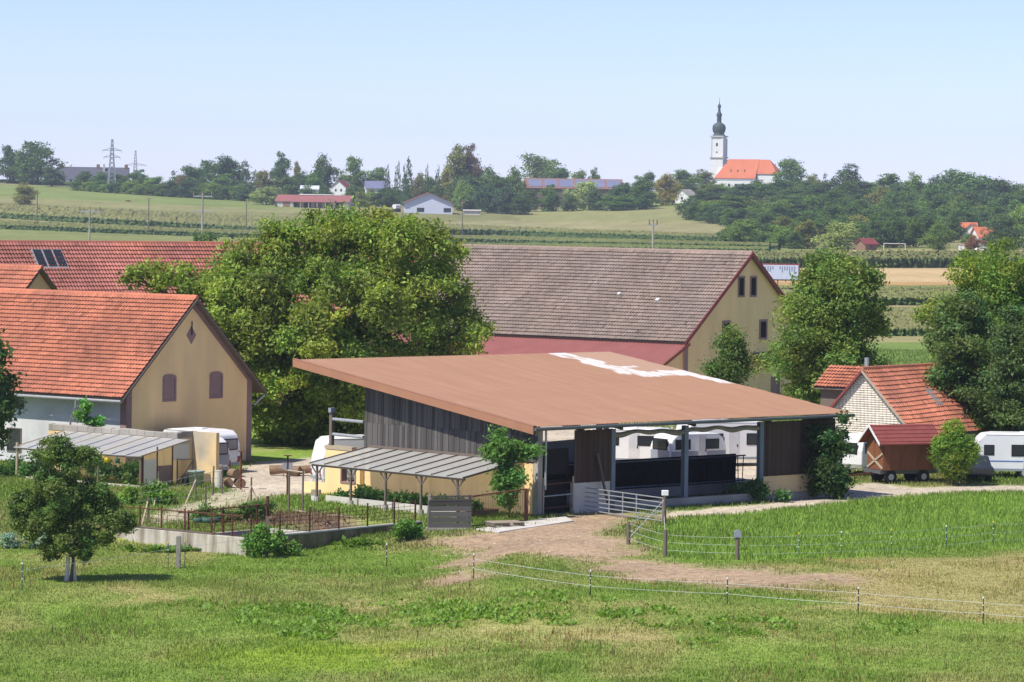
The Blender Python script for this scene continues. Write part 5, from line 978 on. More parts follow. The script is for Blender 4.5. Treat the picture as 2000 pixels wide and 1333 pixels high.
t = tree('apple_tree', 'small dark green apple tree with two whitewashed trunks in the pasture', ap, al, 70000, .062, (.078, .115, .028), .07, 1.0, 4, lean=(.1, 0), per=14, spread=.11, var=.55, extra=3, sub=12, sr=(.2, .42), so=(.45, 1.1), shell=.35)
q = MB(); q.tube((-.17, -.05, -.1), (-.12, 0, 1.05), .1, .085, 10); q.tube((.18, .1, -.1), (.08, .05, 1.1), .085, .07, 10); q.build('whitewashed_stem', 'concrete_l', t)
def shrub(label, px_, py_, dd, lob, n, col, seed, size=.1, name='shrub', **kw):
    dd = dd or at(px_, py_).y; p = V3(P(px_, py_, dd).x, dd); p.z = gz(p.x, dd); ls = []
    for sx_, sy_, rr in lob: c_ = P(sx_, sy_, dd) - p; ls.append((c_.x, c_.y + R.uniform(-.2, .2) * rr, c_.z, rr, rr, rr))
    kw.setdefault('sub', 3); return tree(name, label, p, ls, n, size, col, .05, .3, seed, cat='shrub', **kw)
shrub('loose leafy elder shrub growing at the front left corner of the shed', 995, 985, 178.3, [(1000, 870, .75), (980, 900, .8), (1020, 890, .6), (965, 935, .8), (1000, 940, .8), (985, 970, .6), (1040, 875, .4), (980, 855, .4)], 9000, (.075, .145, .03), 21, .1, spread=.2)
shrub('tall ivy like shrub climbing the right end of the shed', 1620, 965, 193.2, [(1630, 850, .9), (1610, 890, 1.1), (1640, 900, .9), (1615, 935, 1.1), (1640, 950, .7), (1640, 825, .4), (1655, 880, .5), (1595, 955, .6), (1600, 850, .6)], 12000, (.038, .075, .018), 22, .1, spread=.22)
shrub('round bright green bush in front of the hut wagon', 1865, 943, 203.5, [(1865, 870, .9), (1850, 890, .9), (1885, 885, .85), (1862, 840, .55), (1865, 905, .9), (1840, 870, .5), (1895, 880, .4)], 20000, (.095, .155, .02), 23, .06, spread=.12, shell=.72, sub=0)
shrub('leafy shrub at the left side of the pit corner', 510, 1090, None, [(510, 1050, .55), (500, 1068, .6), (530, 1062, .5), (510, 1035, .3), (490, 1078, .4)], 3200, (.08, .16, .03), 24, .085, spread=.14)
shrub('pale green shrub against the dark mossy pit wall', 558, 1086, None, [(552, 1060, .4), (560, 1072, .45), (548, 1075, .4), (545, 1050, .25)], 2400, (.075, .145, .03), 25, .075, spread=.12)
shrub('low shrub at the right end of the pit wall', 792, 1056, None, [(785, 1042, .5), (805, 1042, .45), (795, 1030, .35)], 2600, (.07, .15, .028), 26, .08, spread=.12)
shrub('vine like bush growing along the front of the film greenhouse', 300, 985, None, [(300, 960, .6), (270, 968, .6), (325, 965, .5), (245, 985, .6), (290, 978, .5), (215, 1000, .6)], 5200, (.085, .16, .025), 27, .1, spread=.16)
shrub('light green sapling against the white farmhouse wall', 172, 830, 203.2, [(172, 800, .35), (165, 815, .4), (185, 825, .4), (168, 790, .25)], 2000, (.11, .22, .045), 28, .1, spread=.12)
shrub('dark bushes at the foot of the white farmhouse wall', 25, 935, 200, [(25, 915, .8), (60, 920, .7), (10, 935, .7)], 3500, (.05, .1, .025), 29, .1, spread=.2)
shrub('tall weeds at the foot of the shed front between posts', 1450, 985, 190.2, [(1440, 970, .5), (1465, 965, .55), (1490, 965, .4), (1530, 965, .4), (1420, 978, .4)], 3500, (.05, .1, .025), 30, .1, spread=.18)
shrub('leafy potato plants in the bed behind the pit fence', 440, 1018, None, [(400, 1012, .5), (425, 1010, .5), (450, 1008, .5), (475, 1004, .5), (500, 1000, .5), (385, 1018, .4), (520, 996, .4)], 6000, (.07, .135, .03), 33, .09, spread=.16)
shrub('blue green cabbages in the vegetable patch at the left edge', 30, 1072, None, [(10, 1052, .3), (30, 1056, .3), (50, 1060, .3), (70, 1064, .3), (20, 1066, .3), (85, 1050, .25)], 1600, (.16, .22, .18), 34, .09, spread=.12)

# ------------------------------------------------------------------ far trees: shared crowns, one object each
def far_proto(kind, seed):
    g = random.Random(seed)
    if kind == 'broad': lob = [(a, b, c, d * 1.15, e * 1.15, f * 1.15) for a, b, c, d, e, f in lobeset(seed, 1, .9, .0, 11)]; n, sz, spd = 7800, .024, .04
    elif kind == 'tall': lob = [(g.uniform(-.15, .15), g.uniform(-.15, .15), .1 + .08 * i, .34 - .02 * abs(i - 4), .34 - .02 * abs(i - 4), .14) for i in range(11)]; n, sz, spd = 6500, .028, .05
    elif kind == 'conifer': lob = [(0, 0, .04 + i * .075, .48 * (1 - i / 13.5) + .02, .48 * (1 - i / 13.5) + .02, .05) for i in range(13)]; n, sz, spd = 4200, .024, .025
    elif kind == 'cypress': lob = [(0, 0, .05 + i * .08, .46 * math.sin(math.pi * (.25 + .72 * i / 12)) ** .7 + .03, .46 * math.sin(math.pi * (.25 + .72 * i / 12)) ** .7 + .03, .06) for i in range(12)]; n, sz, spd = 2600, .03, .03
    elif kind == 'willow': lob = lobeset(seed, 1, 1, -.05, 8); n, sz, spd = 5000, .026, .045
    me, _ = leafcloud('crown', lob, n, sz, (1, 1, 1), seed, shell=.55, per=13, spread=spd, var=.3, warm=.1, sub=5 if kind in ('broad', 'tall', 'willow') else 0)
    me.materials.append(M['leaf_far'])
    tk = MB(); tk.tube((0, 0, -.05), (0, 0, .5), .022, .012, 6)
    for lb in lob[::3]: tk.tube((0, 0, .3), lb[:3], .01, .004, 4)
    tm = tk.mesh('trunk'); tm.materials.append(M['bark']); return me, tm
PR = {k: [far_proto(k, s) for s in ss] for k, ss in dict(broad=(101, 102, 103, 104, 105), tall=(111, 112), conifer=(121, 122), cypress=(131,), willow=(141, 142)).items()}
GREENS = dict(dark=(.042, .075, .030), mid=(.055, .098, .030), light=(.085, .135, .036), pale=(.15, .19, .085), olive=(.095, .105, .035), copper=(.075, .058, .042), blue=(.038, .068, .040), yellow=(.14, .13, .03), rust=(.11, .06, .045))
FT = [0]
def far_tree(px_, top_y, wpx, d, kind, col, label, group=None, hmin=4):
    FT[0] += 1; r = random.Random(FT[0]); X, _ = ray(px_, 400); x = X * d; z0 = gz(x, d); top = P(px_, top_y, d).z; h = max(hmin, top - z0 + .3); w_ = wpx * (1.0 if kind == 'cypress' else 1.3) / F * d
    t = thing('conifer' if kind in ('conifer', 'cypress') else 'broadleaf_tree', label, 'tree', (x, d, z0 - .3), r.uniform(0, 360), group)
    cr_, tk = PR[kind][r.randrange(len(PR[kind]))]; g = np.array(GREENS[col]) * r.uniform(.85, 1.18) * np.array([r.uniform(.92, 1.1), 1, r.uniform(.85, 1.1)])
    for nm, me in (('crown', cr_), ('trunk', tk)):
        o = bpy.data.objects.new(nm, me); COL.objects.link(o); o.parent = t; o.scale = (w_ * 1.02, w_ * 1.02, h); o.color = (*g, 1)
    return t
for a in (
    (20, 283, 52, 2120, 'broad', 'dark', 'greyish skyline tree at the left picture edge'), (72, 275, 92, 2100, 'broad', 'mid', 'big round skyline tree left of the dark roofed manor'), (45, 318, 60, 2300, 'broad', 'dark', 'low dark tree between the two left skyline trees'), (100, 325, 50, 2060, 'broad', 'blue', 'dark low tree at the left end of the manor'),
    (48, 361, 46, 1690, 'broad', 'olive', 'solitary round bush in the left pasture'),
    (165, 334, 40, 2040, 'broad', 'dark', 'first hedge tree in front of the manor roof'), (195, 338, 46, 2030, 'broad', 'mid', 'second hedge tree in front of the manor, under the pylon'), (232, 339, 50, 2030, 'broad', 'dark', 'hedge tree just right of the near pylon'), (272, 336, 60, 2030, 'broad', 'mid', 'broad hedge tree under the far pylon'), (305, 345, 50, 2000, 'broad', 'light', 'pale low hedge tree right of the far pylon'), (318, 360, 40, 1960, 'broad', 'light', 'pale bush at the hedge foot beside the horse pasture'),
    (340, 330, 34, 2010, 'conifer', 'blue', 'dark conifer at the left end of the village wood'), (352, 345, 30, 1960, 'broad', 'rust', 'small reddish tree in the village wood edge'), (372, 326, 56, 2000, 'broad', 'dark', 'dark round tree left of the highest wood crown'), (412, 312, 66, 2020, 'broad', 'mid', 'high rounded crown of the village wood at the left'), (452, 305, 76, 2010, 'broad', 'dark', 'tallest dark crown of the village wood left of the red barn'), (440, 345, 60, 1950, 'broad', 'mid', 'lower wood edge tree below the tallest crown'), (478, 308, 30, 2000, 'conifer', 'blue', 'dark spruce beside the tallest wood crown'), (497, 330, 28, 1990, 'conifer', 'blue', 'second dark spruce left of the solitary oak'), (395, 350, 60, 1950, 'broad', 'dark', 'wood edge tree above the pasture horses'), (470, 352, 60, 1940, 'broad', 'blue', 'dark wood edge tree left of the grey willow bush'),
    (520, 365, 62, 1830, 'willow', 'pale', 'grey green willow bush left of the red barn'), (547, 306, 48, 2010, 'broad', 'dark', 'round dark tree rising above the wood left of the red barn'), (515, 335, 45, 1960, 'broad', 'olive', 'olive tree below the round dark tree'), (555, 345, 62, 1940, 'broad', 'mid', 'mid green tree directly behind the red barn left end'), (590, 338, 50, 1960, 'broad', 'dark', 'dark tree behind the red barn'), (612, 345, 40, 1930, 'broad', 'mid', 'tree in front of the big village oak'), (633, 307, 60, 1960, 'broad', 'dark', 'big dark village oak behind the red barn'), (580, 320, 22, 2050, 'tall', 'olive', 'thin half bare tree right of the round dark tree'),
    (602, 366, 44, 1850, 'broad', 'mid', 'low tree right behind the red stable roof'), (640, 370, 30, 1850, 'broad', 'dark', 'dark bush before the red roofed village house'), (686, 366, 34, 1860, 'broad', 'mid', 'bush between the red roofed house and the solar house'), (722, 371, 30, 1880, 'broad', 'olive', 'olive bush before the solar roofed house'), (748, 368, 26, 1880, 'broad', 'dark', 'dark bush right of the solar roofed house'),
    (694, 309, 44, 1950, 'tall', 'mid', 'tall narrow tree right of the red roofed house'), (668, 340, 28, 2050, 'broad', 'light', 'light tree behind the red roofed house'), (735, 326, 60, 2050, 'broad', 'mid', 'tree behind the solar roofed house'), (706, 372, 34, 1840, 'willow', 'olive', 'yellowish bush at the right end of the red barn'), (720, 345, 40, 1960, 'broad', 'dark', 'dark tree left of the solar roofed house'),
    (756, 321, 13, 1900, 'cypress', 'dark', 'leftmost slim dark cypress in the village'), (776, 315, 15, 1900, 'cypress', 'dark', 'second slim dark cypress in the village'), (790, 320, 13, 1895, 'cypress', 'dark', 'third cypress beside the spruce'), (797, 304, 30, 1920, 'conifer', 'blue', 'tall spruce behind the cypress row'), (833, 321, 11, 1900, 'cypress', 'dark', 'lone cypress above the white hall'), (854, 323, 13, 1900, 'cypress', 'dark', 'rightmost cypress at the foot of the giant beech'), (815, 338, 34, 1910, 'broad', 'olive', 'pale tree between spruce and lone cypress'), (845, 345, 40, 1930, 'broad', 'light', 'light green tree behind the white hall'), (870, 330, 30, 1930, 'broad', 'yellow', 'yellow green tree left of the giant beech'),
    (888, 291, 62, 1930, 'tall', 'olive', 'giant olive green beech right of the white hall'), (918, 294, 58, 1935, 'broad', 'copper', 'copper coloured giant beech right of the white hall'), (905, 345, 70, 1920, 'broad', 'dark', 'dark understorey below the giant beech'), (907, 351, 44, 1840, 'broad', 'light', 'fresh green tree at the right end of the white hall'), (950, 330, 60, 1920, 'broad', 'mid', 'tree right of the copper beech'), (958, 362, 58, 1810, 'broad', 'blue', 'dark willow clump right of the white hall'), (992, 365, 50, 1800, 'broad', 'blue', 'dark bush right of the willow clump'), (1018, 385, 44, 1790, 'broad', 'dark', 'low bush where the meadow slope begins'), (975, 345, 50, 1900, 'broad', 'dark', 'dark tree left of the big skyline lime'), (1000, 330, 50, 1950, 'broad', 'mid', 'tree at the left foot of the big skyline lime'),
    (1056, 301, 94, 2300, 'broad', 'light', 'big broad skyline lime left of the solar barn'), (1090, 330, 54, 2060, 'broad', 'mid', 'darker shoulder crown of the skyline lime'), (1130, 335, 36, 2090, 'broad', 'light', 'small skyline tree above the solar barn'), (1163, 331, 30, 2090, 'broad', 'mid', 'small twin skyline tree above the solar barn ridge'), (1035, 352, 40, 1980, 'broad', 'yellow', 'yellow green tree at the left end of the solar barn'),
    (1033, 372, 40, 1850, 'broad', 'dark', 'bush before the left end of the solar barn'), (1075, 366, 50, 1850, 'broad', 'mid', 'bush before the middle of the solar barn'), (1110, 378, 34, 1840, 'broad', 'dark', 'low bush left of the grey willow'), (1142, 349, 64, 1850, 'willow', 'pale', 'grey green willow in front of the solar barn'), (1165, 372, 40, 1840, 'broad', 'dark', 'dark bush at the right of the grey willow'), (1215, 356, 56, 1860, 'broad', 'dark', 'dark tree at the right end of the solar barn'), (1247, 350, 56, 1860, 'broad', 'mid', 'tree between solar barn and yellow tree'), (1265, 338, 34, 1960, 'broad', 'dark', 'skyline tree left of the yellow tree'), (1222, 385, 60, 1820, 'broad', 'mid', 'low bush on the meadow edge below the solar barn'), (1263, 378, 50, 1820, 'broad', 'dark', 'dark bush at the meadow edge left of the lane'), (1195, 383, 50, 1825, 'broad', 'mid', 'low green bush on the meadow slope'),
    (1306, 340, 54, 1870, 'broad', 'yellow', 'yellowish tree on the lane to the church'), (1340, 332, 64, 2090, 'broad', 'light', 'pale skyline tree left of the church tower'), (1372, 335, 50, 2150, 'broad', 'olive', 'olive tree at the foot of the church tower'),
    (1455, 428, 72, 1300, 'broad', 'light', 'light green bush tree at the wood foot above the barn ridge'), (1425, 445, 44, 1310, 'broad', 'mid', 'low bush at the left end of the wood foot'), (1640, 429, 84, 1230, 'willow', 'pale', 'pale silvery willow at the wood foot left of the red hut'), (1580, 430, 56, 1240, 'broad', 'olive', 'olive tree left of the silvery willow'), (1525, 440, 56, 1250, 'broad', 'light', 'light tree two left of the silvery willow'), (1555, 452, 36, 1235, 'broad', 'mid', 'dark bush beside the olive tree'), (1496, 452, 40, 1260, 'broad', 'dark', 'dark tree at the wood foot left of centre'),
    (1893, 458, 34, 1225, 'broad', 'mid', 'round bush hiding the left village house'), (1942, 452, 40, 1230, 'broad', 'dark', 'dark bush hiding the right village house'),
    (1836, 436, 56, 1190, 'broad', 'mid', 'single round tree before the wood near the village roofs'), (1745, 425, 60, 1250, 'broad', 'dark', 'dark tree behind the goal frame'), (1785, 430, 54, 1250, 'tall', 'mid', 'upright tree right of the goal frame'), (1712, 430, 52, 1245, 'broad', 'dark', 'dark tree behind the red hut'), (1905, 462, 40, 1195, 'broad', 'rust', 'reddish bush before the village roofs'), (1958, 425, 66, 1220, 'broad', 'blue', 'dark tree right of the village roofs'), (1990, 400, 60, 1240, 'broad', 'light', 'light green tree at the right picture edge of the wood'), (1965, 462, 40, 1150, 'broad', 'mid', 'low bush below the dark right hand tree'),
    (1545, 312, 66, 2060, 'broad', 'mid', 'airy skyline tree at the right end of the church roof'), (1612, 335, 24, 1950, 'conifer', 'blue', 'pointed dark spruce on the wood skyline'), (1657, 328, 62, 1930, 'broad', 'blue', 'round dark oak on the wood skyline'), (1735, 338, 66, 1900, 'broad', 'mid', 'broad skyline tree right of the round oak'), (1780, 341, 54, 1890, 'broad', 'light', 'lighter skyline tree in the right wood'), (1885, 332, 110, 1870, 'broad', 'mid', 'widest skyline crown of the right wood'), (1842, 345, 60, 1880, 'broad', 'dark', 'skyline tree left of the widest crown'), (1950, 352, 70, 1850, 'broad', 'dark', 'skyline tree right of the widest crown'), (2000, 368, 60, 1830, 'broad', 'mid', 'lowest skyline tree at the right edge'), (1592, 343, 50, 1960, 'broad', 'olive', 'olive skyline tree left of the pointed spruce'),
): far_tree(*a)
gw = random.Random(77)
for row, (d, ytop, cols) in enumerate(((1900, 360, 'dark mid mid blue'), (1780, 377, 'mid dark mid olive'), (1660, 394, 'dark mid light'), (1540, 410, 'mid dark dark'), (1430, 424, 'dark mid olive'), (1330, 436, 'dark dark mid'))):
    x = 1372 + (row % 2) * 22 if row < 3 else (1395 + row * 14)
    if row == 4: x = 1470
    if row == 5: x = 1500
    while x < 2110:
        y = ytop + gw.uniform(-9, 9) + (9 if x < 1480 else 0) - (6 if 1560 < x < 1900 else 0)
        if not (row >= 4 and 1880 < x < 1940): far_tree(x, y, gw.uniform(46, 76), d + gw.uniform(-35, 35), 'broad' if gw.random() < .85 else 'tall', gw.choice(cols.split()), 'broadleaf tree massed in the dense wood below the church', 'trees of the hillside wood')
        x += gw.uniform(30, 44)
for x in range(1350, 1480, 16): far_tree(x + gw.uniform(-5, 5), 392 + (x - 1350) * .16 + gw.uniform(-6, 6), 48, 1640 - (x - 1350) * 1.2, 'broad', gw.choice(('dark', 'mid', 'blue')), 'broadleaf tree at the left edge of the hillside wood', 'trees at the left wood edge')
for x in range(1340, 1520, 24): far_tree(x, 366 + gw.uniform(-8, 5) - (6 if x > 1440 else 0), 52, 1990, 'broad', gw.choice(('mid', 'light', 'dark')), 'tree growing directly below the church wall', 'trees below the church')
for x in range(150, 1010, 21):
    if not (530 < x < 700 or 775 < x < 895): far_tree(x + gw.uniform(-6, 6), np.interp(x, [150, 350, 500, 750, 1000], [350, 356, 368, 372, 392]) + gw.uniform(-7, 7), 40, np.interp(x, [150, 500, 1000], [1990, 1900, 1830]), 'broad', gw.choice(('dark', 'mid', 'blue', 'light')), 'low understorey tree filling the long village tree belt', 'understorey of the village tree belt')
hdg = [(560, 388), (640, 392), (735, 388), (800, 388), (870, 392)]
for x in range(715, 880, 15): far_tree(x, 366 + gw.uniform(-3, 3), 30, 1930, 'broad', 'mid', 'low hedge tree between the cypresses and the white hall', 'hedge behind the white hall')

# ------------------------------------------------------------------ far buildings
def far_house(name, label, px_, base_y, d, rot, L_, W_, ez, rz_, wall, roof, cat='house', wins=(), hip=0, over=.6, sink=7.0):
    X, _ = ray(px_, 400); p = Vector((X * d, d, gz(X * d, d))) if base_y is None else P(px_, base_y, d)
    p.z = .5 * p.z + .5 * gz(p.x, d) if abs(p.z - gz(p.x, d)) < 4 else p.z; t = thing(name, label, cat, p, rot)
    MB().prism([(-L_ / 2, -W_ / 2, -sink), (-L_ / 2, W_ / 2, -sink), (-L_ / 2, W_ / 2, ez), (-L_ / 2, 0, rz_ - .2), (-L_ / 2, -W_ / 2, ez)], (L_, 0, 0)).build('wall', wall, t)
    k = (rz_ - ez) / (W_ / 2)
    for s in (-1, 1):
        e = s * (W_ / 2 + over); ze2 = ez - over * k
        q = MB(); a = [(-L_ / 2 - over, e, ze2), (L_ / 2 + over, e, ze2), (L_ / 2 + over - hip, 0, rz_), (-L_ / 2 - over + hip, 0, rz_)]; q.prism(a, (0, 0, -.25)); q.build('roof', roof, t)
    if hip:
        for s in (-1, 1): q = MB(); q.prism([(s * (L_ / 2 + over), -W_ / 2 - over, ez - over * k), (s * (L_ / 2 + over), W_ / 2 + over, ez - over * k), (s * (L_ / 2 + over - hip), 0, rz_)], (0, 0, -.25)); q.build('roof', roof, t)
    for (a, z, w_, h_, face) in wins:
        if face == 'f': q = MB().box(a - w_ / 2, a + w_ / 2, -W_ / 2 - .06, -W_ / 2 - .01, z, z + h_)
        elif face == 'l': q = MB().box(-L_ / 2 - .06, -L_ / 2 - .01, a - w_ / 2, a + w_ / 2, z, z + h_)
        else: q = MB().box(L_ / 2 + .01, L_ / 2 + .06, a - w_ / 2, a + w_ / 2, z, z + h_)
        q.build('window', 'glass', t)
    return t
mn = far_house('manor', 'long white manor with dark slate roof and brick chimneys on the left skyline', 182, 358, 2250, 8, 44, 13, 3.4, 10.5, 'white', 'slate', wins=[(-18 + i * 4, .8, 1.3, 1.7, 'f') for i in range(10)])
for x in (-20, 3, 20.5): MB().box(x - 1, x + 1, -.9, .9, 9.6, 12.3).build('chimney', 'log', mn)
MB().box(6, 7.2, -2.6, -1.6, 6.5, 12.5).build('chimney', 'concrete_l', mn)
rb = far_house('red_barn', 'long open fronted stable with bright red roof in the far village', 615, 408, 1800, -9, 37, 13, 3.6, 6.6, 'concrete_l', 'sheet_red', 'barn', wins=[(-4, .3, 7, 2.4, 'l')])
MB().box(-8, 9, -.8, .8, 6.55, 7.0).build('ridge_light', 'white', rb)
for i in range(6): q = MB().box(-15 + i * 5.4, -11.4 + i * 5.4, -6.58, -6.52, .2, 2.8).build('open_bay', 'black' if i % 3 else 'log', rb)
q = MB(); q.prism([(-10, -6.3, 3.9), (12, -6.3, 3.9), (12, -10.5, 2.9), (-10, -10.5, 2.9)], (0, 0, .2)); q.build('porch_roof', 'sheet_red', rb)
for i in range(6): MB().box(-9.8 + i * 4.3, -9.4 + i * 4.3, -10.3, -9.9, -.5, 3.0).build('porch_post', 'wood_pale', rb)
wh_ = far_house('white_hall', 'white gabled hall facing the fields in the far village', 836, 415, 1780, 93, 20, 23.5, 5.2, 10, 'banner', 'sheet_red', 'hall', over=1.2)
for i in range(5): MB().box(-10.06, -10.01, -11 + i * 4.4, -7.4 + i * 4.4, .3, 2.4).build('window_band', 'glass', wh_) if i in (0, 3) else None
far_house('village_house', 'white village house with dark red roof behind the red stable', 666, 380, 1900, 75, 9, 8, 4.2, 7.6, 'white', 'tile_red' if 0 else 'maroon', wins=[(-1.5, 1.5, 1, 1.3, 'l'), (1.5, 1.5, 1, 1.3, 'l')])
sl_ = far_house('village_house', 'village house with blue grey solar roof right of the narrow tall tree', 733, 377, 1930, 10, 11, 9, 2.8, 6.4, 'white', 'solar', wins=[(-2, .6, 1, 1.2, 'f'), (2, .6, 1, 1.2, 'f')])
far_house('white_shed', 'tiny white shed roof between the trees left of the red house', 605, 376, 1900, 0, 9, 6, 2, 3.6, 'white', 'banner', 'shed')
sb2 = far_house('solar_barn', 'long barn with blue solar panels on its red roof', 1120, 378, 1960, 4, 52, 15, 3.2, 8.0, 'wood_old', 'tile_dull', 'barn', over=.8)
for i in range(6):
    a = -25 + i * 8.6; k = 4.8 / 7.5; MB().prism([(a, -7.4, 3.2 + .1 * k + .15), (a + 7.4, -7.4, 3.2 + .1 * k + .15), (a + 7.4, -1.2, 8.0 - 1.2 * k + .15), (a, -1.2, 8.0 - 1.2 * k + .15)], (0, 0, .1)).build('solar_panel', 'solar', sb2)
far_house('lane_house', 'grey roofed house with white wall beside the yellowish tree', 1340, 392, 1900, 60, 10, 8, 3.5, 6.5, 'white', 'concrete', wins=[(0, 1, 1.2, 1.4, 'l')])
far_house('farm_trailer', 'pale flat silo clamp right of the white hall', 922, 418, 1775, 0, 8, 4, 2.0, 2.3, 'concrete_l', 'concrete_l', 'clamp')
tk_ = thing('parked_tanker', 'white slurry tanker left of the white hall', 'tanker', P(775, 412, 1780), 60); MB().tube((-2.5, 0, 2), (2.5, 0, 2), 1.2, n=14).build('tank', 'white', tk_); MB().box(-2.2, 2.2, -1, 1, -.5, .9).build('chassis', 'rubber', tk_)
far_house('sports_hut', 'small red brown hut with tiled roof at the foot of the wood', 1692, 488, 1215, 40, 5.5, 4.5, 2.4, 4.0, 'log', 'tile_red' if 0 else 'maroon', 'hut', wins=[(0, .5, 1.2, 1.2, 'f')])
for i, a in enumerate(((1900, 468, 1330, 70, 7, 7, 3, 6.5, 'white', 'steep red roofed village house left of three by the wood'), (1922, 473, 1280, 20, 7.5, 7, 2.8, 6, 'white', 'red roofed village house with bright white gable by the wood'), (1888, 460, 1360, 0, 7, 6, 3, 6, 'plaster_y', 'farthest red roofed village house by the wood'))):
    far_house('village_house', a[9], a[0], a[1], a[2], a[3], a[4], a[5], a[6], a[7], a[8], 'church_tile', wins=[(-2, 1.2, 1, 1.2, 'f'), (2, 1.2, 1, 1.2, 'f'), (0, 4, .9, 1.1, 'r')])
for nm, lb, px_, by, d, c_, s in (('parked_car', 'white car parked near the village roofs by the wood', 1916, 492, 1180, 'white', 20), ('parked_car', 'blue car parked right of the white car by the wood', 1928, 491, 1185, 'blue', 20)):
    p = P(px_, by, d); p.z = gz(p.x, d); t = thing(nm, lb, 'car', p, s); MB().prism([(a, -.85, b) for a, b in prof], (0, 1.7, 0)).build('car_body', c_, t, bevel=.08)
    for sx_ in (-1.3, 1.3): MB().tube((sx_, -.9, .33), (sx_, .9, .33), .33, n=10).build('wheel', 'rubber', t)
    MB().box(-1.0, 1.3, -.87, .87, 1.08, 1.4).build('window', 'glass', t)
gl_ = thing('goal_frame', 'white football goal frame on the strip below the wood', 'goal', (P(1747, 490, 1200).x, 1200, gz(P(1747, 490, 1200).x, 1200)))

for a, b in (((-3.6, 0, 0), (-3.6, 0, 2.4)), ((3.6, 0, 0), (3.6, 0, 2.4)), ((-3.6, 0, 2.4), (3.6, 0, 2.4))): MB().tube(a, b, .1).build('goal_bar', 'white', gl_)
kb = thing('white_kiosk', 'small white kiosk at the edge of the village', 'kiosk', (P(1877, 493, 1190).x, 1190, gz(P(1877, 493, 1190).x, 1190))); MB().box(-1, 1, -1, 1, 0, 2.2).build('kiosk_body', 'white', kb); MB().box(-1.2, 1.2, -1.2, 1.2, 2.2, 2.4).build('kiosk_roof', 'wood_pale', kb)

# church
CD = 2200; cb_ = P(1403, 356, CD); K = CD / F
ch = thing('church', 'white baroque church with dark onion spire and bright orange roof on the hill', 'church', cb_, -22)
tw = 25 * K * .5 / .97; hT = lambda y: (356 - y) * K
q = MB(); q.box(-tw, tw, -tw, tw, -6, hT(309)); tower = q.build('tower', 'white', ch); wk = tw * .92
MB().box(-wk, wk, -wk, wk, hT(307), hT(267)).build('belfry', 'white', tower)
for y, e in ((309, 1.16), (268, 1.12)): MB().box(-tw * e, tw * e, -tw * e, tw * e, hT(y), hT(y) + .7).build('cornice', 'concrete_l', tower)
for sx_, sy_ in ((-1, -1), (1, -1), (-1, 1), (1, 1)): MB().box(sx_ * wk - .45, sx_ * wk + .45, sy_ * wk - .45, sy_ * wk + .45, hT(306), hT(271)).build('pilaster', 'white', tower)
for ax_ in range(2):
    for z0_, z1_, w_ in ((hT(286), hT(280), .55), (hT(299), hT(296.5), .4)):
        (MB().box(-w_, w_, -wk - .08, -wk + .05, z0_, z1_) if ax_ == 0 else MB().box(-wk - .08, -wk + .05, -w_, w_, z0_, z1_)).build('belfry_window', 'black', tower)
pr2 = [(13.2, 267), (12.0, 264), (9.5, 262), (11.8, 258), (13.2, 252), (12.6, 246.5), (9.5, 242.5), (5.2, 240.5), (4.5, 238), (4.4, 228), (5.6, 226), (5.4, 223), (3.6, 220.5), (2.6, 218), (2.4, 212), (3.4, 209), (3.2, 206), (1.0, 203.5), (.5, 199)]
MB().lathe([(max(.05, a * K), hT(b)) for a, b in pr2], n=20).build('onion_spire', 'spire', ch, smooth=True); MB().tube((0, 0, hT(200)), (0, 0, hT(191)), .12).build('spire_cross', 'yellow' if 0 else 'spire', ch)
nx0, nx1, nw_ = tw * .4, 108 * K, 9.2; ezc, rzc = hT(347), hT(311)
nave = MB().prism([(nx0, -nw_, -8), (nx0, nw_, -8), (nx0, nw_, ezc), (nx0, 0, rzc - .4), (nx0, -nw_, ezc)], (78 * K, 0, 0)).build('nave_wall', 'white', ch)
for s in (-1, 1): q = MB(); q.prism([(nx0 - 1, s * (nw_ + .6), ezc - .4), (nx0 + 80 * K, s * (nw_ + .6), ezc - .4), (nx0 + 80 * K, 0, rzc), (nx0 + 5, 0, rzc)], (0, 0, -.35)); q.build('nave_roof', 'church_tile', ch)
MB().prism([(nx0 - 1, -nw_ - .6, ezc - .4), (nx0 - 1, nw_ + .6, ezc - .4), (nx0 + 5, 0, rzc)], (0, 0, -.35)).build('nave_roof', 'church_tile', ch)
MB().box(nx0 + 80 * K, nx1 + 5, -6, 6, -8, hT(338)).build('choir_wall', 'white', ch)
for s in (-1, 1): q = MB(); q.prism([(nx0 + 79 * K, s * 6.6, hT(338) - .3), (nx1 + 6, s * 6.6, hT(338) - .3), (nx1 - 1, 0, rzc - .15), (nx0 + 79 * K, 0, rzc - .15)], (0, 0, -.3)); q.build('choir_roof', 'church_tile', ch)
MB().prism([(nx1 + 6, -6.6, hT(338) - .3), (nx1 + 6, 6.6, hT(338) - .3), (nx1 - 1, 0, rzc - .15)], (0, 0, -.3)).build('choir_roof', 'church_tile', ch)
MB().box(nx0 - .3, nx0 + 78 * K, -nw_ - .25, -nw_ - .02, ezc - 1.6, ezc - .5).build('eaves_band', 'banner', ch)
for i in range(3):
    x = nx0 + 8.5 + i * 4.4; f = .45; y = -nw_ * (1 - f); z = ezc + (rzc - ezc) * f
    MB().prism([(x - .5, y - 1.5, z - 1.6), (x + .5, y - 1.5, z - 1.6), (x, y - 1.5, z - .3)], (0, 2.2, .5)).build('dormer', 'spire', ch)
for i in range(5): MB().box(nx0 + 4 + i * 4.4 - .7, nx0 + 4 + i * 4.4 + .7, -nw_ - .1, -nw_ - .02, 2.0 - 6, 5.5 - 6.5).build('nave_window', 'glass', ch)

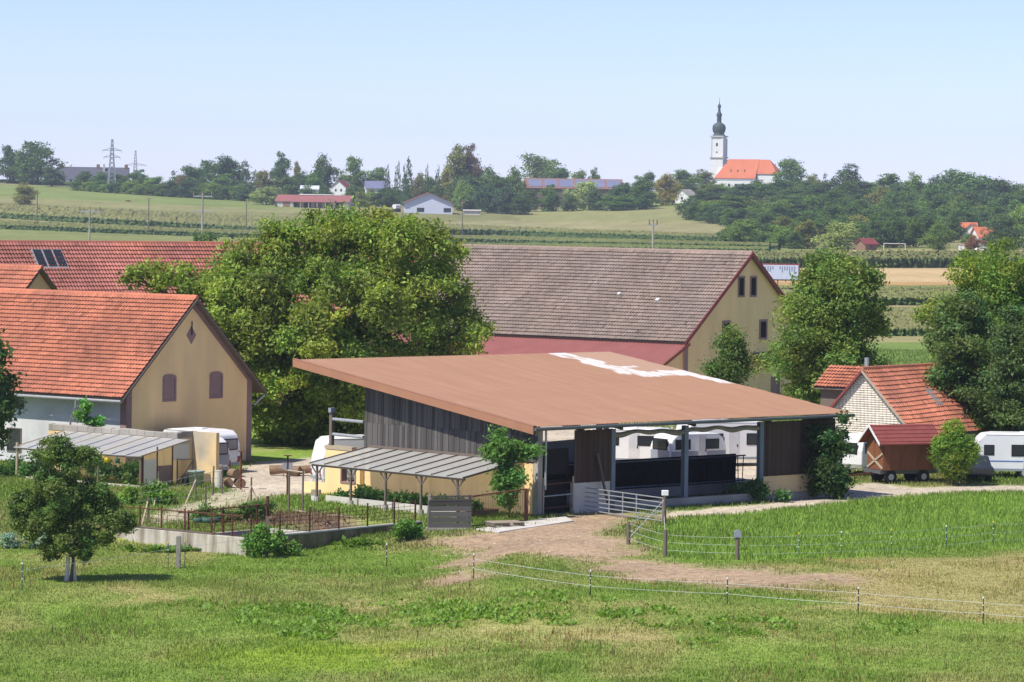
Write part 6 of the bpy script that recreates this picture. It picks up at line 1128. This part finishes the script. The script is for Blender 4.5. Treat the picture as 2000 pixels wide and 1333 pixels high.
# pylons, poles, horses, billboard
def pylon(label, px_, base_y, top_y, d, arms, rot):
    p = P(px_, base_y, d); p.z = gz(p.x, d); h = P(px_, top_y, d).z - p.z; t = thing('pylon', label, 'pylon', p, rot, 'lattice pylons')
    b, e = h * .085, h * .012; q = MB(); lv = 12
    c_ = lambda f, sx_, sy_: Vector((sx_ * (b + (e - b) * f ** .8), sy_ * (b + (e - b) * f ** .8), h * f))
    cs = ((-1, -1), (1, -1), (1, 1), (-1, 1))
    for i in range(lv):
        f0, f1 = i / lv, (i + 1) / lv
        for j in range(4):
            a, n2 = cs[j], cs[(j + 1) % 4]; q.tube(c_(f0, *a), c_(f1, *a), .26, n=4); q.tube(c_(f0, *a), c_(f1, *n2), .14, n=4); q.tube(c_(f0, *n2), c_(f1, *a), .14, n=4)
    q.build('lattice_mast', 'galv', t)
    for f, w_ in arms:
        q = MB()
        for s in (-1, 1): q.tube((0, 0, h * f + .9), (s * w_, 0, h * f - .5), .2, n=4); q.tube((0, 0, h * f - .5), (s * w_, 0, h * f - .5), .2, n=4); q.tube((s * w_, 0, h * f - .5), (s * w_, 0, h * f - 1.8), .12, n=4)
        q.build('cross_arm', 'galv', t)
pylon('nearer tall lattice pylon rising in front of the manor', 218, 366, 272, 2010, ((.8, 5.4), (.67, 4.6)), 15); pylon('farther lattice pylon right of the manor', 264, 358, 294, 2450, ((.62, 7.4), (.36, 6.0)), 10)
def pole(label, px_, base_y, top_y, d, arm, r_=.17, m_='concrete', up=False):
    p = P(px_, base_y, d); p.z = gz(p.x, d); h = P(px_, top_y, d).z - p.z; t = thing('power_pole', label, 'utility pole', p, 0, 'utility poles in the fields')
    MB().tube((0, 0, -.5), (0, 0, h), r_, r_ * .75, 8).build('shaft', m_, t)
    if arm:
        MB().bar((-arm, 0, h - .5), (arm, 0, h - .5), .18, .2).build('cross_arm', 'galv' if not up else 'wood_old', t)
        for s in (-1, 0, 1): MB().tube((s * arm * .95, 0, h - .4), (s * arm * .95, 0, h + .35), .12, .09, 7).build('insulator', 'log', t)
    return t
pole('grey pole with wide crossarm behind the skylight roof', 174, 520, 408, 640, 1.9, .2); pl2 = pole('tall grey pole with crossarm above the bush', 394, 520, 378, 600, 1.6, .2)
MB().bar((-1.6, 0, pl2.children[0].bound_box[1][2] * .84), (1.6, 0, pl2.children[0].bound_box[1][2] * .84), .16, .16).build('cross_arm', 'galv', pl2)
pole('thin wooden pole right of the solitary bush', 72, 440, 371, 1330, 0, .22, 'wood_old'); pole('thin wooden pole left of the tall grey pole', 290, 446, 388, 1300, .7, .22, 'wood_old'); pole('thin wooden pole behind the walnut crown top', 481, 440, 396, 1380, .7, .2, 'wood_old'); pole('thin pole in front of the red stable', 645, 440, 390, 1400, .9, .2, 'wood_old'); pole('thin pole right of the white hall', 903, 440, 394, 1450, .9, .2, 'wood_old')
pole('single grey pole above the ridge of the big barn', 1274, 560, 434, 540, .6, .19); pole('thin pole beside the goal frame', 1757, 494, 474, 1185, 0, .16, 'wood_old'); pole('low dark field post above the barn gable', 1504, 488, 473, 1200, 0, .3, 'black')
bu = V3(P(400, 470, 560).x, 560); bu.z = gz(bu.x, 560); hb = P(400, 440, 560).z - bu.z
tree('field_bush', 'bushy treetop showing above the red roof ridge beside the tall pole', bu, lobeset(61, hb, 5.6, 1.0, 7), 5000, .22, (.06, .1, .03), .2, 2, 61, spread=.35)
def horse(px_, by, d, col, rot, label):
    p = P(px_, by, d); p.z = gz(p.x, d); t = thing('horse', label, 'horse', p, rot, 'horses grazing in the far pasture')
    q = MB(); pts = [((-.85, 0, 1.25), .30), ((-.45, 0, 1.22), .36), ((.2, 0, 1.15), .35), ((.65, 0, 1.2), .33), ((.95, 0, 1.3), .24), ((1.3, 0, .95), .17), ((1.55, 0, .55), .14), ((1.72, 0, .25), .10)]
    n_ = 10; vv = []
    for k, (c_, r_) in enumerate(pts):
        a0 = Vector(pts[max(0, k - 1)][0]); b0_ = Vector(pts[min(len(pts) - 1, k + 1)][0]); dr_ = (b0_ - a0).normalized(); u_ = Vector((0, 1, 0)); v_ = dr_.cross(u_)
        vv += [Vector(c_) + (u_ * math.cos(2 * math.pi * i / n_) * .85 + v_ * math.sin(2 * math.pi * i / n_)) * r_ for i in range(n_)]
    q.add(vv, [(k * n_ + i, k * n_ + (i + 1) % n_, (k + 1) * n_ + (i + 1) % n_, (k + 1) * n_ + i) for k in range(len(pts) - 1) for i in range(n_)] + [tuple(range(n_)), tuple(range(len(vv) - n_, len(vv)))])
    for (x, s) in ((-.8, -1), (-.75, 1), (.62, -1), (.7, 1)):
        if x < 0: q.tube((x + .1, s * .16, 1.1), (x - .08, s * .16, .58), .15, .08, 7); q.tube((x - .08, s * .16, .58), (x, s * .16, 0), .08, .06, 7)
        else: q.tube((x, s * .16, 1.05), (x + .04, s * .16, .55), .12, .075, 7); q.tube((x + .04, s * .16, .55), (x, s * .16, 0), .07, .06, 7)
    q.tube((1.52, -.06, .75), (1.5, -.1, .92), .04, .01, 5); q.tube((1.52, .06, .75), (1.5, .1, .92), .04, .01, 5)
    q.build('body', col, t, smooth=True); MB().tube((-1.1, 0, 1.35), (-1.25, 0, .55), .1, .05, 7).build('tail', col, t); MB().prism([(.9, -.03, 1.5), (1.3, -.03, 1.16), (1.25, -.03, 1.05), (.9, -.03, 1.35)], (0, .06, 0)).build('mane', col, t)
for a in ((243, 407, 1540, 'horse', 100, 'leftmost dark horse seen end on'), (281, 411, 1520, 'horse', 5, 'dark horse standing broadside left of the pale one'), (326, 412, 1520, 'horse', 20, 'dark horse grazing nearer the pale horse'), (378, 415, 1510, 'horse_w', 80, 'small pale horse seen end on left of the tall pole'), (410, 415, 1510, 'horse', 70, 'dark horse right of the tall grey pole'), (468, 418, 1500, 'horse_w', 10, 'pale horse grazing at the right of the herd'), (506, 415, 1500, 'horse_b', 8, 'reddish brown horse above the walnut tree'), (545, 417, 1500, 'horse', 40, 'rightmost dark horse above the walnut tree'), (250, 374, 1780, 'horse_b', 12, 'lone reddish horse high on the pasture')): horse(*a)
bp_ = P(1520, 547, 640); bp_.z = gz(bp_.x, 640); bb = thing('billboard', 'white printed banner on a red framed board in the field behind the barn', 'billboard', (P(1519, 547, 640).x, 640, 0), -4)
z0_, z1_ = P(1519, 546, 640).z, P(1519, 518, 640).z; wbb = 40 * 640 / F
MB().box(-wbb, wbb, -.05, .05, z0_, z1_).build('banner_sheet', 'banner', bb); MB().box(-wbb - .25, wbb + .25, .06, 1.6, z0_ - .2, z1_ + .22).build('red_frame', 'maroon', bb)
rr_ = random.Random(3)
for i in range(15):
    if i in (6, 7): continue
    x = -wbb + .5 + i * (2 * wbb - .9) / 15; MB().box(x, x + .22, -.07, -.055, z1_ - .25 - rr_.uniform(.5, 1.2), z1_ - .22).build('printed_mark', 'print_blue', bb)
for x in (-wbb * .8, 0, wbb * .8): MB().box(x - .1, x + .1, .2, .4, -.5, z0_).build('support_post', 'wood_old', bb)

# ------------------------------------------------------------------ the air over the fields
hm = bpy.data.materials.new('haze_air'); hm.use_nodes = True; n = hm.node_tree.nodes; n.clear(); o = n.new('ShaderNodeOutputMaterial'); v = n.new('ShaderNodeVolumePrincipled')
v.inputs['Color'].default_value = (.80, .88, 1, 1); v.inputs['Density'].default_value = .0001; v.inputs['Anisotropy'].default_value = .2; hm.node_tree.links.new(v.outputs[0], o.inputs['Volume'])
hz_ = MB(); hz_.box(-1060, 1060, -40, 3700, -60, 95); ho = hz_.build('haze', hm, None); tag(ho, 'thin pale summer haze over the fields', 'haze', kind='stuff')
